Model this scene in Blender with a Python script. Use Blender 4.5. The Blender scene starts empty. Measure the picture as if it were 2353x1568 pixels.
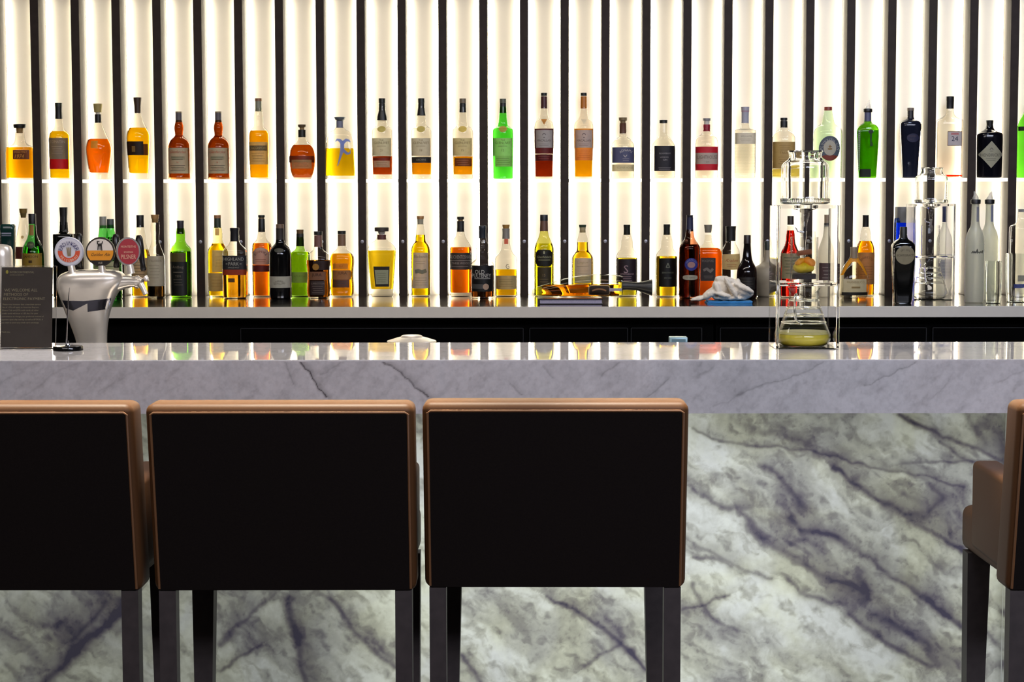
import bpy, bmesh, math, random
import numpy as np
from mathutils import Vector, Matrix

random.seed(7)
SC = bpy.context.scene
COL = SC.collection
R_ = math.radians

# ------------------------------------------------------------------ camera
F, CX, CY = 4300.0, 1176.5, 784.0
EYE = Vector((0, 0, 1.48))
PITCH, YAW, ROLL = math.atan(334 / F), math.atan(26.5 / F), R_(-0.09)
ROT = (Matrix.Rotation(YAW, 3, 'Z') @ Matrix.Rotation(math.pi / 2 - PITCH, 3, 'X') @ Matrix.Rotation(ROLL, 3, 'Z'))
cam = bpy.data.objects.new('camera', bpy.data.cameras.new('camera'))
COL.objects.link(cam)
cam.location = EYE
cam.rotation_euler = ROT.to_euler()
cam.data.sensor_width = 36.0
cam.data.lens = F * 36.0 / 2353.0
cam.data.clip_end = 60
SC.camera = cam


def ray(px, py):
    return ROT @ Vector(((px - CX) / F, -(py - CY) / F, -1.0))


def at_y(px, py, Y):
    d = ray(px, py)
    return EYE + d * (Y / d.y)


def proj(p):
    q = ROT.transposed() @ (Vector(p) - EYE)
    return CX + F * q.x / -q.z, CY - F * q.y / -q.z, F / -q.z    # px, py, px per metre


# main levels
Z_BAR, Y_BF, Y_BB = 1.48 - .381, 4.34, 4.86
Z_APR = Z_BAR - .126
Y_PAN = 4.62
Z_CNT, Y_CF = 1.48 - .365, 6.16
Y_FIN, Y_WALL = 6.83, 6.943
Z_SHELF = at_y(1203, 411, 6.86).z


# ------------------------------------------------------------------ materials
def lin(c):
    return tuple(((v / 255) / 12.92 if v / 255 <= .04045 else ((v / 255 + .055) / 1.055) ** 2.4) for v in c)


_M = {}


def nodes(name):
    m = bpy.data.materials.new(name)
    m.use_nodes = True
    nt = m.node_tree
    nt.nodes.clear()
    out = nt.nodes.new('ShaderNodeOutputMaterial')

    def N(t, **k):
        n = nt.nodes.new('ShaderNode' + t)
        for a, b in k.items():
            if a in n.inputs.keys() if isinstance(a, str) else False:
                n.inputs[a].default_value = b
            else:
                setattr(n, a, b)
        return n

    def L(a, b):
        nt.links.new(a, b)
    return m, out, N, L


def setin(n, **k):
    for a, b in k.items():
        n.inputs[a.replace('_', ' ')].default_value = b


def plain(name, rgb, rough=.5, metal=0.0, bump=0.0, vary=.12, scale=40, spec=.5, linear=False):
    key = (name, tuple(rgb), rough, metal)
    if key in _M:
        return _M[key]
    m, out, N, L = nodes(name)
    p = N('BsdfPrincipled')
    c = tuple(rgb) if linear else lin(rgb)
    nz = N('TexNoise')
    tc = N('TexCoord')
    L(tc.outputs['Object'], nz.inputs['Vector'])
    setin(nz, Scale=scale, Detail=4.0)
    mx = N('Mix', data_type='RGBA')
    mx.inputs[6].default_value = tuple(v * (1 - vary) for v in c) + (1,)
    mx.inputs[7].default_value = tuple(min(1, v * (1 + vary)) for v in c) + (1,)
    L(nz.outputs['Fac'], mx.inputs[0])
    L(mx.outputs[2], p.inputs['Base Color'])
    setin(p, Roughness=rough, Metallic=metal, Specular_IOR_Level=spec)
    if bump:
        b = N('Bump')
        setin(b, Strength=bump, Distance=.002)
        L(nz.outputs['Fac'], b.inputs['Height'])
        L(b.outputs['Normal'], p.inputs['Normal'])
    L(p.outputs[0], out.inputs[0])
    _M[key] = m
    return m


def paper(rgb, gain=1.0):
    """printed label stock, a little light comes through it"""
    key = ('paper', tuple(rgb))
    if key in _M:
        return _M[key]
    m, out, N, L = nodes('label_paper')
    c = tuple(min(.9, v * gain) for v in lin(rgb))
    nz = N('TexNoise')
    tc = N('TexCoord')
    L(tc.outputs['Object'], nz.inputs['Vector'])
    setin(nz, Scale=90.0, Detail=3.0)
    mx = N('Mix', data_type='RGBA')
    mx.inputs[6].default_value = tuple(v * .86 for v in c) + (1,)
    mx.inputs[7].default_value = tuple(min(1, v * 1.1) for v in c) + (1,)
    L(nz.outputs['Fac'], mx.inputs[0])
    p = N('BsdfPrincipled')
    setin(p, Roughness=.45, Specular_IOR_Level=.35)
    t = N('BsdfTranslucent')
    s = N('MixShader')
    s.inputs[0].default_value = .3
    L(mx.outputs[2], p.inputs['Base Color'])
    L(mx.outputs[2], t.inputs['Color'])
    L(p.outputs[0], s.inputs[1])
    L(t.outputs[0], s.inputs[2])
    L(s.outputs[0], out.inputs[0])
    _M[key] = m
    return m


def thin_glass(rgb, rough=.02, edge=.35, frost=0.0):
    """thin bottle wall: clear, tinted by its own glass, longer path near the edges"""
    key = ('thin', tuple(rgb), rough, edge, frost)
    if key in _M:
        return _M[key]
    m, out, N, L = nodes('bottle_glass')
    c = tuple(v ** .5 for v in lin(rgb))
    lw = N('LayerWeight')
    lw.inputs['Blend'].default_value = .5
    mr = N('MapRange')
    setin(mr, From_Min=.58, From_Max=1.0, To_Min=0.0, To_Max=1.0)
    L(lw.outputs['Facing'], mr.inputs['Value'])
    mx = N('Mix', data_type='RGBA')
    mx.inputs[6].default_value = c + (1,)
    mx.inputs[7].default_value = tuple(v ** 1.6 * min(1, edge * .75) for v in c) + (1,)
    L(mr.outputs[0], mx.inputs[0])
    t = N('BsdfTransparent')
    L(mx.outputs[2], t.inputs['Color'])
    body = t
    if frost:
        tr = N('BsdfTranslucent')
        tr.inputs['Color'].default_value = tuple(min(1, v * .95) for v in c) + (1,)
        df = N('BsdfDiffuse')
        df.inputs['Color'].default_value = tuple(min(1, v * .8) for v in c) + (1,)
        a = N('MixShader')
        a.inputs[0].default_value = .4
        L(tr.outputs[0], a.inputs[1])
        L(df.outputs[0], a.inputs[2])
        b = N('MixShader')
        b.inputs[0].default_value = frost
        L(t.outputs[0], b.inputs[1])
        L(a.outputs[0], b.inputs[2])
        body = b
    g = N('BsdfGlossy')
    setin(g, Roughness=rough)
    fr = N('Fresnel')
    ge, io = N('NewGeometry'), N('MapRange')      # same reflectance on the way in and on the way out of the thin wall
    setin(io, To_Min=1.35, To_Max=1 / 1.35)
    L(ge.outputs['Backfacing'], io.inputs['Value'])
    L(io.outputs[0], fr.inputs['IOR'])
    s = N('MixShader')
    L(fr.outputs[0], s.inputs[0])
    L(body.outputs[0], s.inputs[1])
    L(g.outputs[0], s.inputs[2])
    L(s.outputs[0], out.inputs[0])
    _M[key] = m
    return m


def solid_glass(name, c, ior=1.45, rough=0.0):
    key = (name, tuple(c), ior, rough)
    if key in _M:
        return _M[key]
    m, out, N, L = nodes(name)
    g = N('BsdfGlass')
    g.inputs['Color'].default_value = tuple(c) + (1,)
    setin(g, IOR=ior, Roughness=rough)
    L(g.outputs[0], out.inputs[0])
    _M[key] = m
    return m


def liquid(rgb):
    return solid_glass('spirit', tuple(max(.002, v) ** .5 for v in lin(rgb)), 1.30)


def shelf_glow_mat():
    m, out, N, L = nodes('frosted_glass_added_glow')
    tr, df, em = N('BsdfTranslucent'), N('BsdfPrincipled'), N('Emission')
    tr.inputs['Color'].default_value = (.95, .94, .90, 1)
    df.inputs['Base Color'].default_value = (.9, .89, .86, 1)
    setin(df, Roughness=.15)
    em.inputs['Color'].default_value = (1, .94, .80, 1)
    em.inputs['Strength'].default_value = .55  # even emission stands in for strip light caught in the glass
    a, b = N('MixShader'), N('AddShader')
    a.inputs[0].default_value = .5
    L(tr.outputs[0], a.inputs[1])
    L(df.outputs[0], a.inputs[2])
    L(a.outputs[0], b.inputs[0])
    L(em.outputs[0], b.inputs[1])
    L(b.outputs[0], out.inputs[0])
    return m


def emitter(name, c, s):
    m, out, N, L = nodes(name)
    e = N('Emission')
    e.inputs['Color'].default_value = tuple(c) + (1,)
    e.inputs['Strength'].default_value = s
    L(e.outputs[0], out.inputs[0])
    return m


# ------------------------------------------------------------------ object helpers
def link_mesh(name, verts, faces, mat, parent=None, smooth=True, sharp=38):
    me = bpy.data.meshes.new(name)
    me.from_pydata([tuple(v) for v in verts], [], [tuple(f) for f in faces])
    me.update()
    if smooth:
        me.shade_smooth()
        me.set_sharp_from_angle(angle=R_(sharp))
    o = bpy.data.objects.new(name, me)
    COL.objects.link(o)
    if mat:
        me.materials.append(mat)
    if parent:
        o.parent = parent
    return o


def link_bm(name, bm, mat, parent=None, smooth=True, sharp=38):
    bmesh.ops.recalc_face_normals(bm, faces=bm.faces[:])
    me = bpy.data.meshes.new(name)
    bm.to_mesh(me)
    bm.free()
    if smooth:
        me.shade_smooth()
        me.set_sharp_from_angle(angle=R_(sharp))
    o = bpy.data.objects.new(name, me)
    COL.objects.link(o)
    if mat:
        me.materials.append(mat)
    if parent:
        o.parent = parent
    return o


def tag(o, label=None, cat=None, group=None, kind=None):
    if label:
        o['label'] = label
    if cat:
        o['category'] = cat
    if group:
        o['group'] = group
    if kind:
        o['kind'] = kind
    return o


def thing(name, loc, label, cat, group=None, rz=0):
    o = bpy.data.objects.new(name, None)
    COL.objects.link(o)
    o.empty_display_size = .05
    o.location = loc
    o.rotation_euler = (0, 0, rz)
    return tag(o, label, cat, group)


def add_box(bm, x0, x1, y0, y1, z0, z1, bev=0.0, seg=2):
    r = bmesh.ops.create_cube(bm, size=1.0)
    vs = r['verts']
    for v in vs:
        v.co = Vector(((x0 + x1) / 2 + v.co.x * (x1 - x0), (y0 + y1) / 2 + v.co.y * (y1 - y0), (z0 + z1) / 2 + v.co.z * (z1 - z0)))
    if bev:
        es = list({e for v in vs for e in v.link_edges})
        bmesh.ops.bevel(bm, geom=es, offset=bev, segments=seg, profile=.5, affect='EDGES')
    return vs


def box(name, x0, x1, y0, y1, z0, z1, mat, parent=None, bev=0.0, seg=2):
    bm = bmesh.new()
    add_box(bm, x0, x1, y0, y1, z0, z1, bev, seg)
    return link_bm(name, bm, mat, parent, smooth=bev > 0)


def tube(name, pts, rad, mat, parent=None, seg=10, caps=True):
    """pts list of Vector, rad number or list"""
    pts = [Vector(p) for p in pts]
    n = len(pts)
    rr = rad if isinstance(rad, (list, tuple)) else [rad] * n
    vs, fs = [], []
    up = None
    for i, p in enumerate(pts):
        t = (pts[min(i + 1, n - 1)] - pts[max(i - 1, 0)]).normalized()
        if up is None:
            up = Vector((0, 0, 1)) if abs(t.z) < .9 else Vector((0, 1, 0))
        a = t.cross(up).normalized()
        b = a.cross(t).normalized()
        up = b
        for k in range(seg):
            w = 2 * math.pi * k / seg
            vs.append(p + (a * math.cos(w) + b * math.sin(w)) * rr[i])
    for i in range(n - 1):
        for k in range(seg):
            k2 = (k + 1) % seg
            fs.append((i * seg + k, i * seg + k2, (i + 1) * seg + k2, (i + 1) * seg + k))
    if caps:
        fs.append(tuple(reversed(range(seg))))
        fs.append(tuple(range((n - 1) * seg, n * seg)))
    return link_mesh(name, vs, fs, mat, parent)


def chaikin(p, it=2):
    for _ in range(it):
        q = [p[0]]
        for a, b in zip(p[:-1], p[1:]):
            q.append((a[0] * .75 + b[0] * .25, a[1] * .75 + b[1] * .25))
            q.append((a[0] * .25 + b[0] * .75, a[1] * .25 + b[1] * .75))
        q.append(p[-1])
        p = q
    return p


def sup(w, d, n, a):
    s, c = math.sin(a), math.cos(a)
    return w * math.copysign(abs(s) ** (2 / n), s), -d * math.copysign(abs(c) ** (2 / n), c)


def lathe_geo(prof, n=2.0, dr=1.0, seg=36, close=True):
    """prof: list of (z, halfwidth); returns verts, faces"""
    vs, fs = [], []
    for z, w in prof:
        for k in range(seg):
            x, y = sup(w, w * dr, n, 2 * math.pi * k / seg)
            vs.append((x, y, z))
    m = len(prof)
    for i in range(m - 1):
        for k in range(seg):
            k2 = (k + 1) % seg
            fs.append((i * seg + k2, i * seg + k, (i + 1) * seg + k, (i + 1) * seg + k2)[::-1])
    if close:
        fs.append(tuple(range(seg))[::-1])
        fs.append(tuple(range((m - 1) * seg, m * seg)))
    # make outward normals: ring direction is sin/-cos -> counter-clockwise seen from above
    return vs, fs


def lathe(name, prof, mat, parent=None, n=2.0, dr=1.0, seg=36, close=True, sharp=38, loc=None):
    vs, fs = lathe_geo(prof, n, dr, seg, close)
    if loc:
        vs = [(v[0] + loc[0], v[1] + loc[1], v[2] + loc[2]) for v in vs]
    return link_mesh(name, vs, fs, mat, parent, sharp=sharp)


def shell_prof(outer, t):
    """closed profile outer up, inner down, for real glass vessels (list of (z,w))"""
    inner = [(z, max(.0008, w - t)) for z, w in outer if z > outer[0][0] + t * 1.2]
    inner = [(outer[0][0] + t * 1.2, inner[0][1])] + inner
    return outer + inner[::-1]


# ------------------------------------------------------------------ lettering
def text_geo(body, shear=0.0, res=2):
    cu = bpy.data.curves.new('t', 'FONT')
    cu.body = body
    cu.align_x = 'CENTER'
    cu.resolution_u = res
    cu.shear = shear
    o = bpy.data.objects.new('t', cu)
    me = bpy.data.meshes.new_from_object(o)
    vs = [(v.co.x, v.co.y) for v in me.vertices]
    fs = [tuple(p.vertices) for p in me.polygons]
    bpy.data.objects.remove(o)
    bpy.data.curves.remove(cu)
    bpy.data.meshes.remove(me)
    return vs, fs


def text_uv(body, u, v, h, maxw, shear=0.0):
    """flat lettering centred on (u, v): height h, width at most maxw"""
    vs, fs = text_geo(body, shear)
    if not vs:
        return [], []
    xs = [a for a, b in vs]
    ys = [b for a, b in vs]
    hh = max(ys) - min(ys)
    if len(body) > 1 and any(c.islower() for c in body):
        ry = [b for a, b in text_geo('Hg', shear)[0]]
        hh = max(ry) - min(ry)
    k = h / max(1e-6, hh)
    kx = min(k, maxw / max(1e-6, max(xs) - min(xs)))
    cx, cy = (max(xs) + min(xs)) / 2, (max(ys) + min(ys)) / 2
    return [(u + (a - cx) * kx, v + (b - cy) * k) for a, b in vs], fs


def merge(parts):
    V, Fc = [], []
    for vs, fs in parts:
        o = len(V)
        V += vs
        Fc += [tuple(i + o for i in f) for f in fs]
    return V, Fc


def grid_uv(u0, u1, v0, v1, nu=14, nv=8):
    vs = [(u0 + (u1 - u0) * i / nu, v0 + (v1 - v0) * j / nv) for j in range(nv + 1) for i in range(nu + 1)]
    w = nu + 1
    fs = [(j * w + i, j * w + i + 1, (j + 1) * w + i + 1, (j + 1) * w + i) for j in range(nv) for i in range(nu)]
    return vs, fs


def disc_uv(u, v, ru, rv, nr=4, ns=28, r0=0.0, a0=0.0, a1=2 * math.pi, power=2.0):
    vs, fs = [], []
    full = abs(a1 - a0 - 2 * math.pi) < 1e-6
    for i in range(nr + 1):
        q = r0 + (1 - r0) * i / nr
        for k in range(ns + 1):
            a = a0 + (a1 - a0) * k / ns
            c, s = math.cos(a), math.sin(a)
            vs.append((u + ru * q * math.copysign(abs(c) ** (2 / power), c), v + rv * q * math.copysign(abs(s) ** (2 / power), s)))
    w = ns + 1
    for i in range(nr):
        for k in range(ns):
            fs.append((i * w + k, (i + 1) * w + k, (i + 1) * w + k + 1, i * w + k + 1))
    return vs, fs


def arc_text(body, u, v, r, h, a_mid, a_span, inward=False):
    """letters set around a circle"""
    parts = []
    n = len(body)
    for i, ch in enumerate(body):
        if ch == ' ':
            continue
        f = (i + .5) / n - .5
        a = a_mid - f * a_span if not inward else a_mid + f * a_span
        vs, fs = text_uv(ch, 0, 0, h, h * .85)
        rot = a - math.pi / 2 if not inward else a + math.pi / 2
        c, s = math.cos(rot), math.sin(rot)
        parts.append(([(u + r * math.cos(a) + x * c - y * s, v + r * math.sin(a) + x * s + y * c) for x, y in vs], fs))
    return merge(parts)


def stroke_uv(pts, w, step=2.5):
    """flat ribbon through pts; w number or list of half widths"""
    ww = list(w) if isinstance(w, (list, tuple)) else [w] * len(pts)
    q, qw = [], []
    for i in range(len(pts) - 1):
        (x0, y0), (x1, y1) = pts[i], pts[i + 1]
        m = max(1, int(math.hypot(x1 - x0, y1 - y0) / step)) if step else 1
        for j in range(m):
            f = j / m
            q.append((x0 + (x1 - x0) * f, y0 + (y1 - y0) * f))
            qw.append(ww[i] + (ww[i + 1] - ww[i]) * f)
    pts, ww = q + [pts[-1]], qw + [ww[-1]]
    n = len(pts)
    vs, fs = [], []
    for i, p in enumerate(pts):
        a, b = pts[max(0, i - 1)], pts[min(n - 1, i + 1)]
        dx, dy = b[0] - a[0], b[1] - a[1]
        l = math.hypot(dx, dy) or 1
        vs += [(p[0] - dy / l * ww[i], p[1] + dx / l * ww[i]), (p[0] + dy / l * ww[i], p[1] - dx / l * ww[i])]
    for i in range(n - 1):
        fs.append((2 * i, 2 * i + 1, 2 * i + 3, 2 * i + 2))
    return vs, fs


# ------------------------------------------------------------------ bottles
CLEAR = (239, 235, 222)


def bottle(cx, Y, prof, label, row='l', n=2.0, dr=1.0, glass=CLEAR, edge=.35, fill=None, caps=(), labels=(),
           opaque=None, frost=0.0, name='bottle', group=None, zbase=None, liq_floor=4, rough=.02):
    """all shapes given in photograph pixels at the depth Y, turned into metres here.
    prof: (y, halfwidth) base to mouth; fill: (y_top, rgb[, y_bottom]); caps: (name, rgb, [(y,hw)...]);
    labels: dicts with kind rect/disc/diamond and a text list"""
    z0 = zbase if zbase is not None else (Z_SHELF if row == 'u' else Z_CNT)
    yb = 0
    p0 = at_y(cx, prof[0][0], Y)
    base = Vector((p0.x, Y, z0))
    _, yb, s = proj(base)
    root = thing(name, base, label, 'bottle', group or ('bottles on the lit upper shelf' if row == 'u' else 'bottles on the back counter'))
    H = lambda y: max(0.0, (yb - y) / s)
    pr = [(H(y) if i else 0.0, w / s) for i, (y, w) in enumerate(prof)]
    # a small foot radius, then smoothed shoulders
    pr = [(0.0, pr[0][1] * .9), (.0035, pr[0][1])] + pr[1:]
    pts = [pr[0], pr[1]] + chaikin(pr[1:], 2)[1:]
    zs = np.array([a for a, b in pts])
    ws = np.array([b for a, b in pts])
    W = lambda z: float(np.interp(z, zs, ws))
    gm = plain('dark_bottle_glass', opaque, rough=.08, vary=.05) if opaque else thin_glass(glass, rough, edge, frost)
    lathe('glass_body', pts, gm, root, n, dr)
    if fill:
        zt = H(fill[0])
        zb = H(fill[2]) if len(fill) > 2 else liq_floor / s
        lp = [(zb, W(zb) * .93)] + [(z, w * .955) for z, w in pts if zb + .002 < z < zt - .001] + [(zt, W(zt) * .955)]
        lathe('spirit', lp, liquid(fill[1]), root, n, dr)
    for c in caps:
        cp = [(H(y), w / s) for y, w in c[2]]
        cp.sort(key=lambda q: q[0])
        m = c[3] if len(c) > 3 else plain('cap_' + c[0], c[1], rough=.4)
        lathe(c[0], cp, m, root, 2.0 if n < 2.5 or c[0] in ('cork', 'stopper', 'screw_cap') else 2.4, 1.0, 24)

    def surf(u, y, off):
        z = H(y)
        w = W(z)
        x = max(-.985 * w, min(.985 * w, u / s))
        d = w * dr * (1 - abs(x / w) ** n) ** (1 / n)
        return (x, -d - off, z)
    lab_objs = []
    for i, lb in enumerate(labels):
        k = lb.get('kind', 'rect')
        off = .0006 + .0004 * lb.get('over', 0)
        par = lab_objs[lb['on']] if 'on' in lb else root
        if k == 'rect':
            y0, y1, a, b = lb['r']
            uv = grid_uv(a, b, y1, y0, 16, 6)
        elif k == 'disc':
            u, v, ru, rv = lb['r']
            uv = disc_uv(u, v, ru, rv, r0=lb.get('r0', 0), power=lb.get('power', 2))
        elif k == 'diamond':
            u, v, ru, rv = lb['r']
            uv = disc_uv(u, v, ru, rv, 6, 4)
            vs, fs = [], []
            m_ = 12
            for j in range(m_ + 1):
                for q in range(m_ + 1):
                    a, b = j / m_ - .5, q / m_ - .5
                    vs.append((u + (a - b) * ru, v + (a + b) * rv))
            fs = [(j * (m_ + 1) + q, j * (m_ + 1) + q + 1, (j + 1) * (m_ + 1) + q + 1, (j + 1) * (m_ + 1) + q) for j in range(m_) for q in range(m_)]
            uv = (vs, fs)
        elif k == 'stroke':
            uv = merge([stroke_uv(q, w) for q, w in lb['r']])
        elif k == 'poly':
            pb = bmesh.new()
            pb.faces.new([pb.verts.new((a, b, 0)) for a, b in lb['r']])
            bmesh.ops.triangulate(pb, faces=pb.faces[:])
            bmesh.ops.subdivide_edges(pb, edges=pb.edges[:], cuts=7, use_grid_fill=True)
            pb.verts.index_update()
            uv = ([(v.co.x, v.co.y) for v in pb.verts], [tuple(v.index for v in f.verts) for f in pb.faces])
            pb.free()
        o = link_mesh(lb.get('name', 'paper_label'), [surf(u, v, off) for u, v in uv[0]], uv[1], paper(lb['c'], lb.get('g', 1.0)), par, sharp=80)
        if 'label' in lb:
            o['label'] = lb['label']
        lab_objs.append(o)
        tx = lb.get('text', [])
        if tx:
            parts = []
            for t in tx:
                if t[0] == '~':
                    parts.append(stroke_uv(*t[1:]))
                elif t[0] == '(':
                    vs, fs = arc_text(t[1], t[2], -t[3], t[4], t[5], t[6], t[7], t[8] if len(t) > 8 else False)
                    parts.append(([(a, -b) for a, b in vs], fs))
                else:
                    vs, fs = text_uv(t[0], t[1], -t[2], t[3], t[4], t[5] if len(t) > 5 else 0)
                    parts.append(([(a, -b) for a, b in vs], fs))
            V, Fc = merge(parts)
            link_mesh('lettering', [surf(u, v, off + .0006) for u, v in V], Fc, paper(lb.get('tc', (40, 36, 34))), o if par is root else par, smooth=False)
    return root
# ------------------------------------------------------------------ room shell
XW, XB = 4.2, 4.18
m_floor = plain('dark_timber_floor', (38, 30, 26), .35, vary=.3, scale=6)
m_dark = plain('dark_plaster', (62, 56, 52), .8)
m_ceil = plain('ceiling_paint', (70, 64, 60), .8)


def struct(o):
    o['kind'] = 'structure'
    return o


struct(box('floor', -XW, XW, -3.0, 7.1, -.05, 0, m_floor))
struct(box('ceiling', -XW, XW, -3.0, 7.1, 2.9, 2.95, m_ceil))
struct(box('wall_left', -XW - .1, -XW, -3.0, 7.1, 0, 2.9, m_dark))
struct(box('wall_right', XW, XW + .1, -3.0, 7.1, 0, 2.9, m_dark))
struct(box('wall_front', -XW, XW, -3.1, -3.0, 0, 2.9, m_dark))
m_white = plain('cream_back_panel', (.86, .80, .70), .7, vary=.015, scale=3, linear=True)
struct(box('wall_back', -XW, XW, Y_WALL, Y_WALL + .1, 0, 2.9, m_white))

# fins: pitch read off the photograph
xa, xb = at_y(77.5, 0, Y_FIN).x, at_y(2334, 0, Y_FIN).x
PITCHX = (xb - xa) / 24
FINW = 18.8 / proj((0, Y_FIN, 1.7))[2]
fin_x = [xa + PITCHX * (k - 1) for k in range(26)]
Z_FT, Z_LED = 2.28, 2.205
struct(box('trim_40', -XW, XW, Y_FIN - .01, Y_WALL, Z_FT, 2.9, plain('dark_soffit', (40, 33, 29), .6)))


def fin_mat():
    m, out, N, L = nodes('dark_veneer')
    tc, mp, nz, nf = N('TexCoord'), N('Mapping'), N('TexNoise'), N('TexNoise')
    mp.inputs['Scale'].default_value = (160, 160, 6)
    L(tc.outputs['Object'], mp.inputs['Vector'])
    L(mp.outputs[0], nz.inputs['Vector'])
    setin(nz, Scale=1.0, Detail=4.0)
    cr = N('ValToRGB')
    cr.color_ramp.elements[0].color = (.042, .032, .025, 1)
    cr.color_ramp.elements[1].color = (.115, .090, .072, 1)
    cr.color_ramp.elements[0].position = .25
    cr.color_ramp.elements[1].position = .8
    L(nz.outputs['Fac'], cr.inputs[0])
    p = N('BsdfPrincipled')
    setin(p, Roughness=.6, Specular_IOR_Level=.2)
    L(cr.outputs[0], p.inputs['Base Color'])
    L(p.outputs[0], out.inputs[0])
    return m


m_fin = fin_mat()
m_edge = plain('shaded_fin_front', (.038, .027, .022), .6, vary=.35, scale=30, spec=.15, linear=True)  # fin fronts get little light: that shade is put into a darker colour
LED = 21.5
m_led = emitter('warm_led', (.97, .885, .69), LED)
m_screw = plain('screw_steel', (150, 150, 158), .35, .6)
extra = [fin_x[0] - PITCHX * j for j in (1, 2, 3, 4)] + [fin_x[-1] + PITCHX * j for j in (1, 2, 3, 4)]
for k, x in enumerate(fin_x + extra):
    f = box('trim_%d' % (k + 1), x - FINW / 2, x + FINW / 2, Y_FIN, Y_WALL, Z_CNT, Z_FT, m_fin, bev=.0008, seg=1)
    struct(f)
    box('front_edge', x - FINW / 2, x + FINW / 2, Y_FIN - .0012, Y_FIN - .0001, Z_CNT, Z_FT, m_edge, f)  # added thin strip that carries the shade of the fin front
    zz = at_y(1200, 555, Y_FIN).z
    c = lathe('cap_screw', [(0, .0062), (.0012, .0062), (.002, .0045)], m_screw, f, seg=16)
    c.rotation_euler = (math.pi / 2, 0, 0)
    c.location = (x, Y_FIN - .0012, zz)
    for sg in (-1, 1):
        tube('light_strip', [(x + sg * (FINW / 2 + .0055), Y_WALL - .013, z) for z in (Z_CNT + .004, Z_LED)], .0032, m_led, f, seg=6)

# ------------------------------------------------------------------ back counter
def steel(name, base, rough, aniso_scale=(2, 80, 400)):
    m, out, N, L = nodes(name)
    tc, mp, nz = N('TexCoord'), N('Mapping'), N('TexNoise')
    mp.inputs['Scale'].default_value = aniso_scale
    L(tc.outputs['Object'], mp.inputs['Vector'])
    L(mp.outputs[0], nz.inputs['Vector'])
    setin(nz, Scale=1.0, Detail=3.0)
    mr = N('MapRange')
    setin(mr, To_Min=rough * .75, To_Max=rough * 1.35)
    L(nz.outputs['Fac'], mr.inputs['Value'])
    p = N('BsdfPrincipled')
    setin(p, Metallic=1.0)
    p.inputs['Base Color'].default_value = base + (1,)
    L(mr.outputs[0], p.inputs['Roughness'])
    L(p.outputs[0], out.inputs[0])
    return m


m_cnt = steel('brushed_steel_top', (.50, .47, .43), .11)
m_cntf = plain('brushed_steel_edge', (206, 200, 190), .38, .35, vary=.06, scale=20)
CT = thing('back_counter', (0, Y_CF, 0), 'long brushed steel back counter carrying the lower row of bottles', 'counter')
CT.location = (0, 0, 0)
box('counter_top', -XB, XB, Y_CF + .004, Y_FIN, Z_CNT - .037, Z_CNT, m_cnt, CT)
box('counter_back', -XB, XB, Y_FIN, Y_WALL, Z_CNT - .037, Z_CNT - .0005, m_cnt, CT)
bm = bmesh.new()
add_box(bm, -XB, XB, Y_CF, Y_CF + .004, Z_CNT - .037, Z_CNT, .0012, 1)
link_bm('front_edge', bm, m_cntf, CT, smooth=False)
m_black = plain('black_laminate', (5, 4, 4), .6, spec=.04)
m_bline = plain('black_gasket', (26, 26, 30), .4)
xs_ = at_y(1642, 760, Y_CF + .12).x
for nm, x0, x1, lab, dl in (('cabinet', -XB, xs_ - .004, 'black cabinet under the back counter left of the drip tower', [(-.95, .0), (.02, .35), (.36, None)]),
                            ('cabinet', xs_ + .004, XB, 'black cabinet under the back counter right of and behind the drip tower', [(None, 1.35), (1.37, 2.2)])):
    r = thing(nm, (0, 0, 0), lab, 'cabinet')
    box('cabinet_body', x0, x1, Y_CF + .12, Y_WALL - .03, 0, Z_CNT - .037, m_black, r)
    for a, b in dl:
        a = x0 + .012 if a is None else a
        b = x1 - .04 if b is None else b
        d = box('door', a, b, Y_CF + .10, Y_CF + .12, .1, Z_CNT - .075, m_black, r, .002, 1)
        zt = Z_CNT - .075
        fr = bmesh.new()
        for (q0, q1, z0, z1) in ((a, b, zt - .004, zt - .002), (a, a + .002, .1, zt - .002), (b - .002, b, .1, zt - .002)):
            add_box(fr, q0, q1, Y_CF + .098, Y_CF + .1, z0, z1)
        link_bm('door_seal', fr, m_bline, d, smooth=False)

# ------------------------------------------------------------------ stone with explicit veins
def vnoise(x, y, seed):
    rs = np.random.RandomState(seed)
    T = rs.rand(64, 64)
    xi, yi = np.floor(x).astype(int), np.floor(y).astype(int)
    fx, fy = x - xi, y - yi
    fx, fy = fx * fx * (3 - 2 * fx), fy * fy * (3 - 2 * fy)
    g = lambda i, j: T[i % 64, j % 64]
    return (g(xi, yi) * (1 - fx) + g(xi + 1, yi) * fx) * (1 - fy) + (g(xi, yi + 1) * (1 - fx) + g(xi + 1, yi + 1) * fx) * fy


def fbm(x, y, seed, o=5):
    s, a, t = 0, .5, 0
    for k in range(o):
        s = s + a * vnoise(x * 2 ** k + 7.3 * k, y * 2 ** k + 3.1 * k, seed + k)
        t += a
        a *= .55
    return s / t


def ridge(px, py, pts, w, a, halo=5.0):
    """dark line through pts: crisp on one side, clouded on the other"""
    v = np.zeros_like(px)
    for (x0, y0), (x1, y1) in zip(pts[:-1], pts[1:]):
        dx, dy = x1 - x0, y1 - y0
        if dx < 0:
            dx, dy, x0, y0 = -dx, -dy, x1, y1
        t = np.clip(((px - x0) * dx + (py - y0) * dy) / (dx * dx + dy * dy), 0, 1)
        ex, ey = px - x0 - t * dx, py - y0 - t * dy
        d = np.hypot(ex, ey)
        side = ey * dx - ex * dy          # > 0 below the line
        hw = np.where(side > 0, w * 1.3, w * halo)
        v = np.maximum(v, .62 * a * np.exp(-(d / (w * .75)) ** 2) + .45 * a * np.exp(-(d / hw) ** 1.5))
    return v


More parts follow.
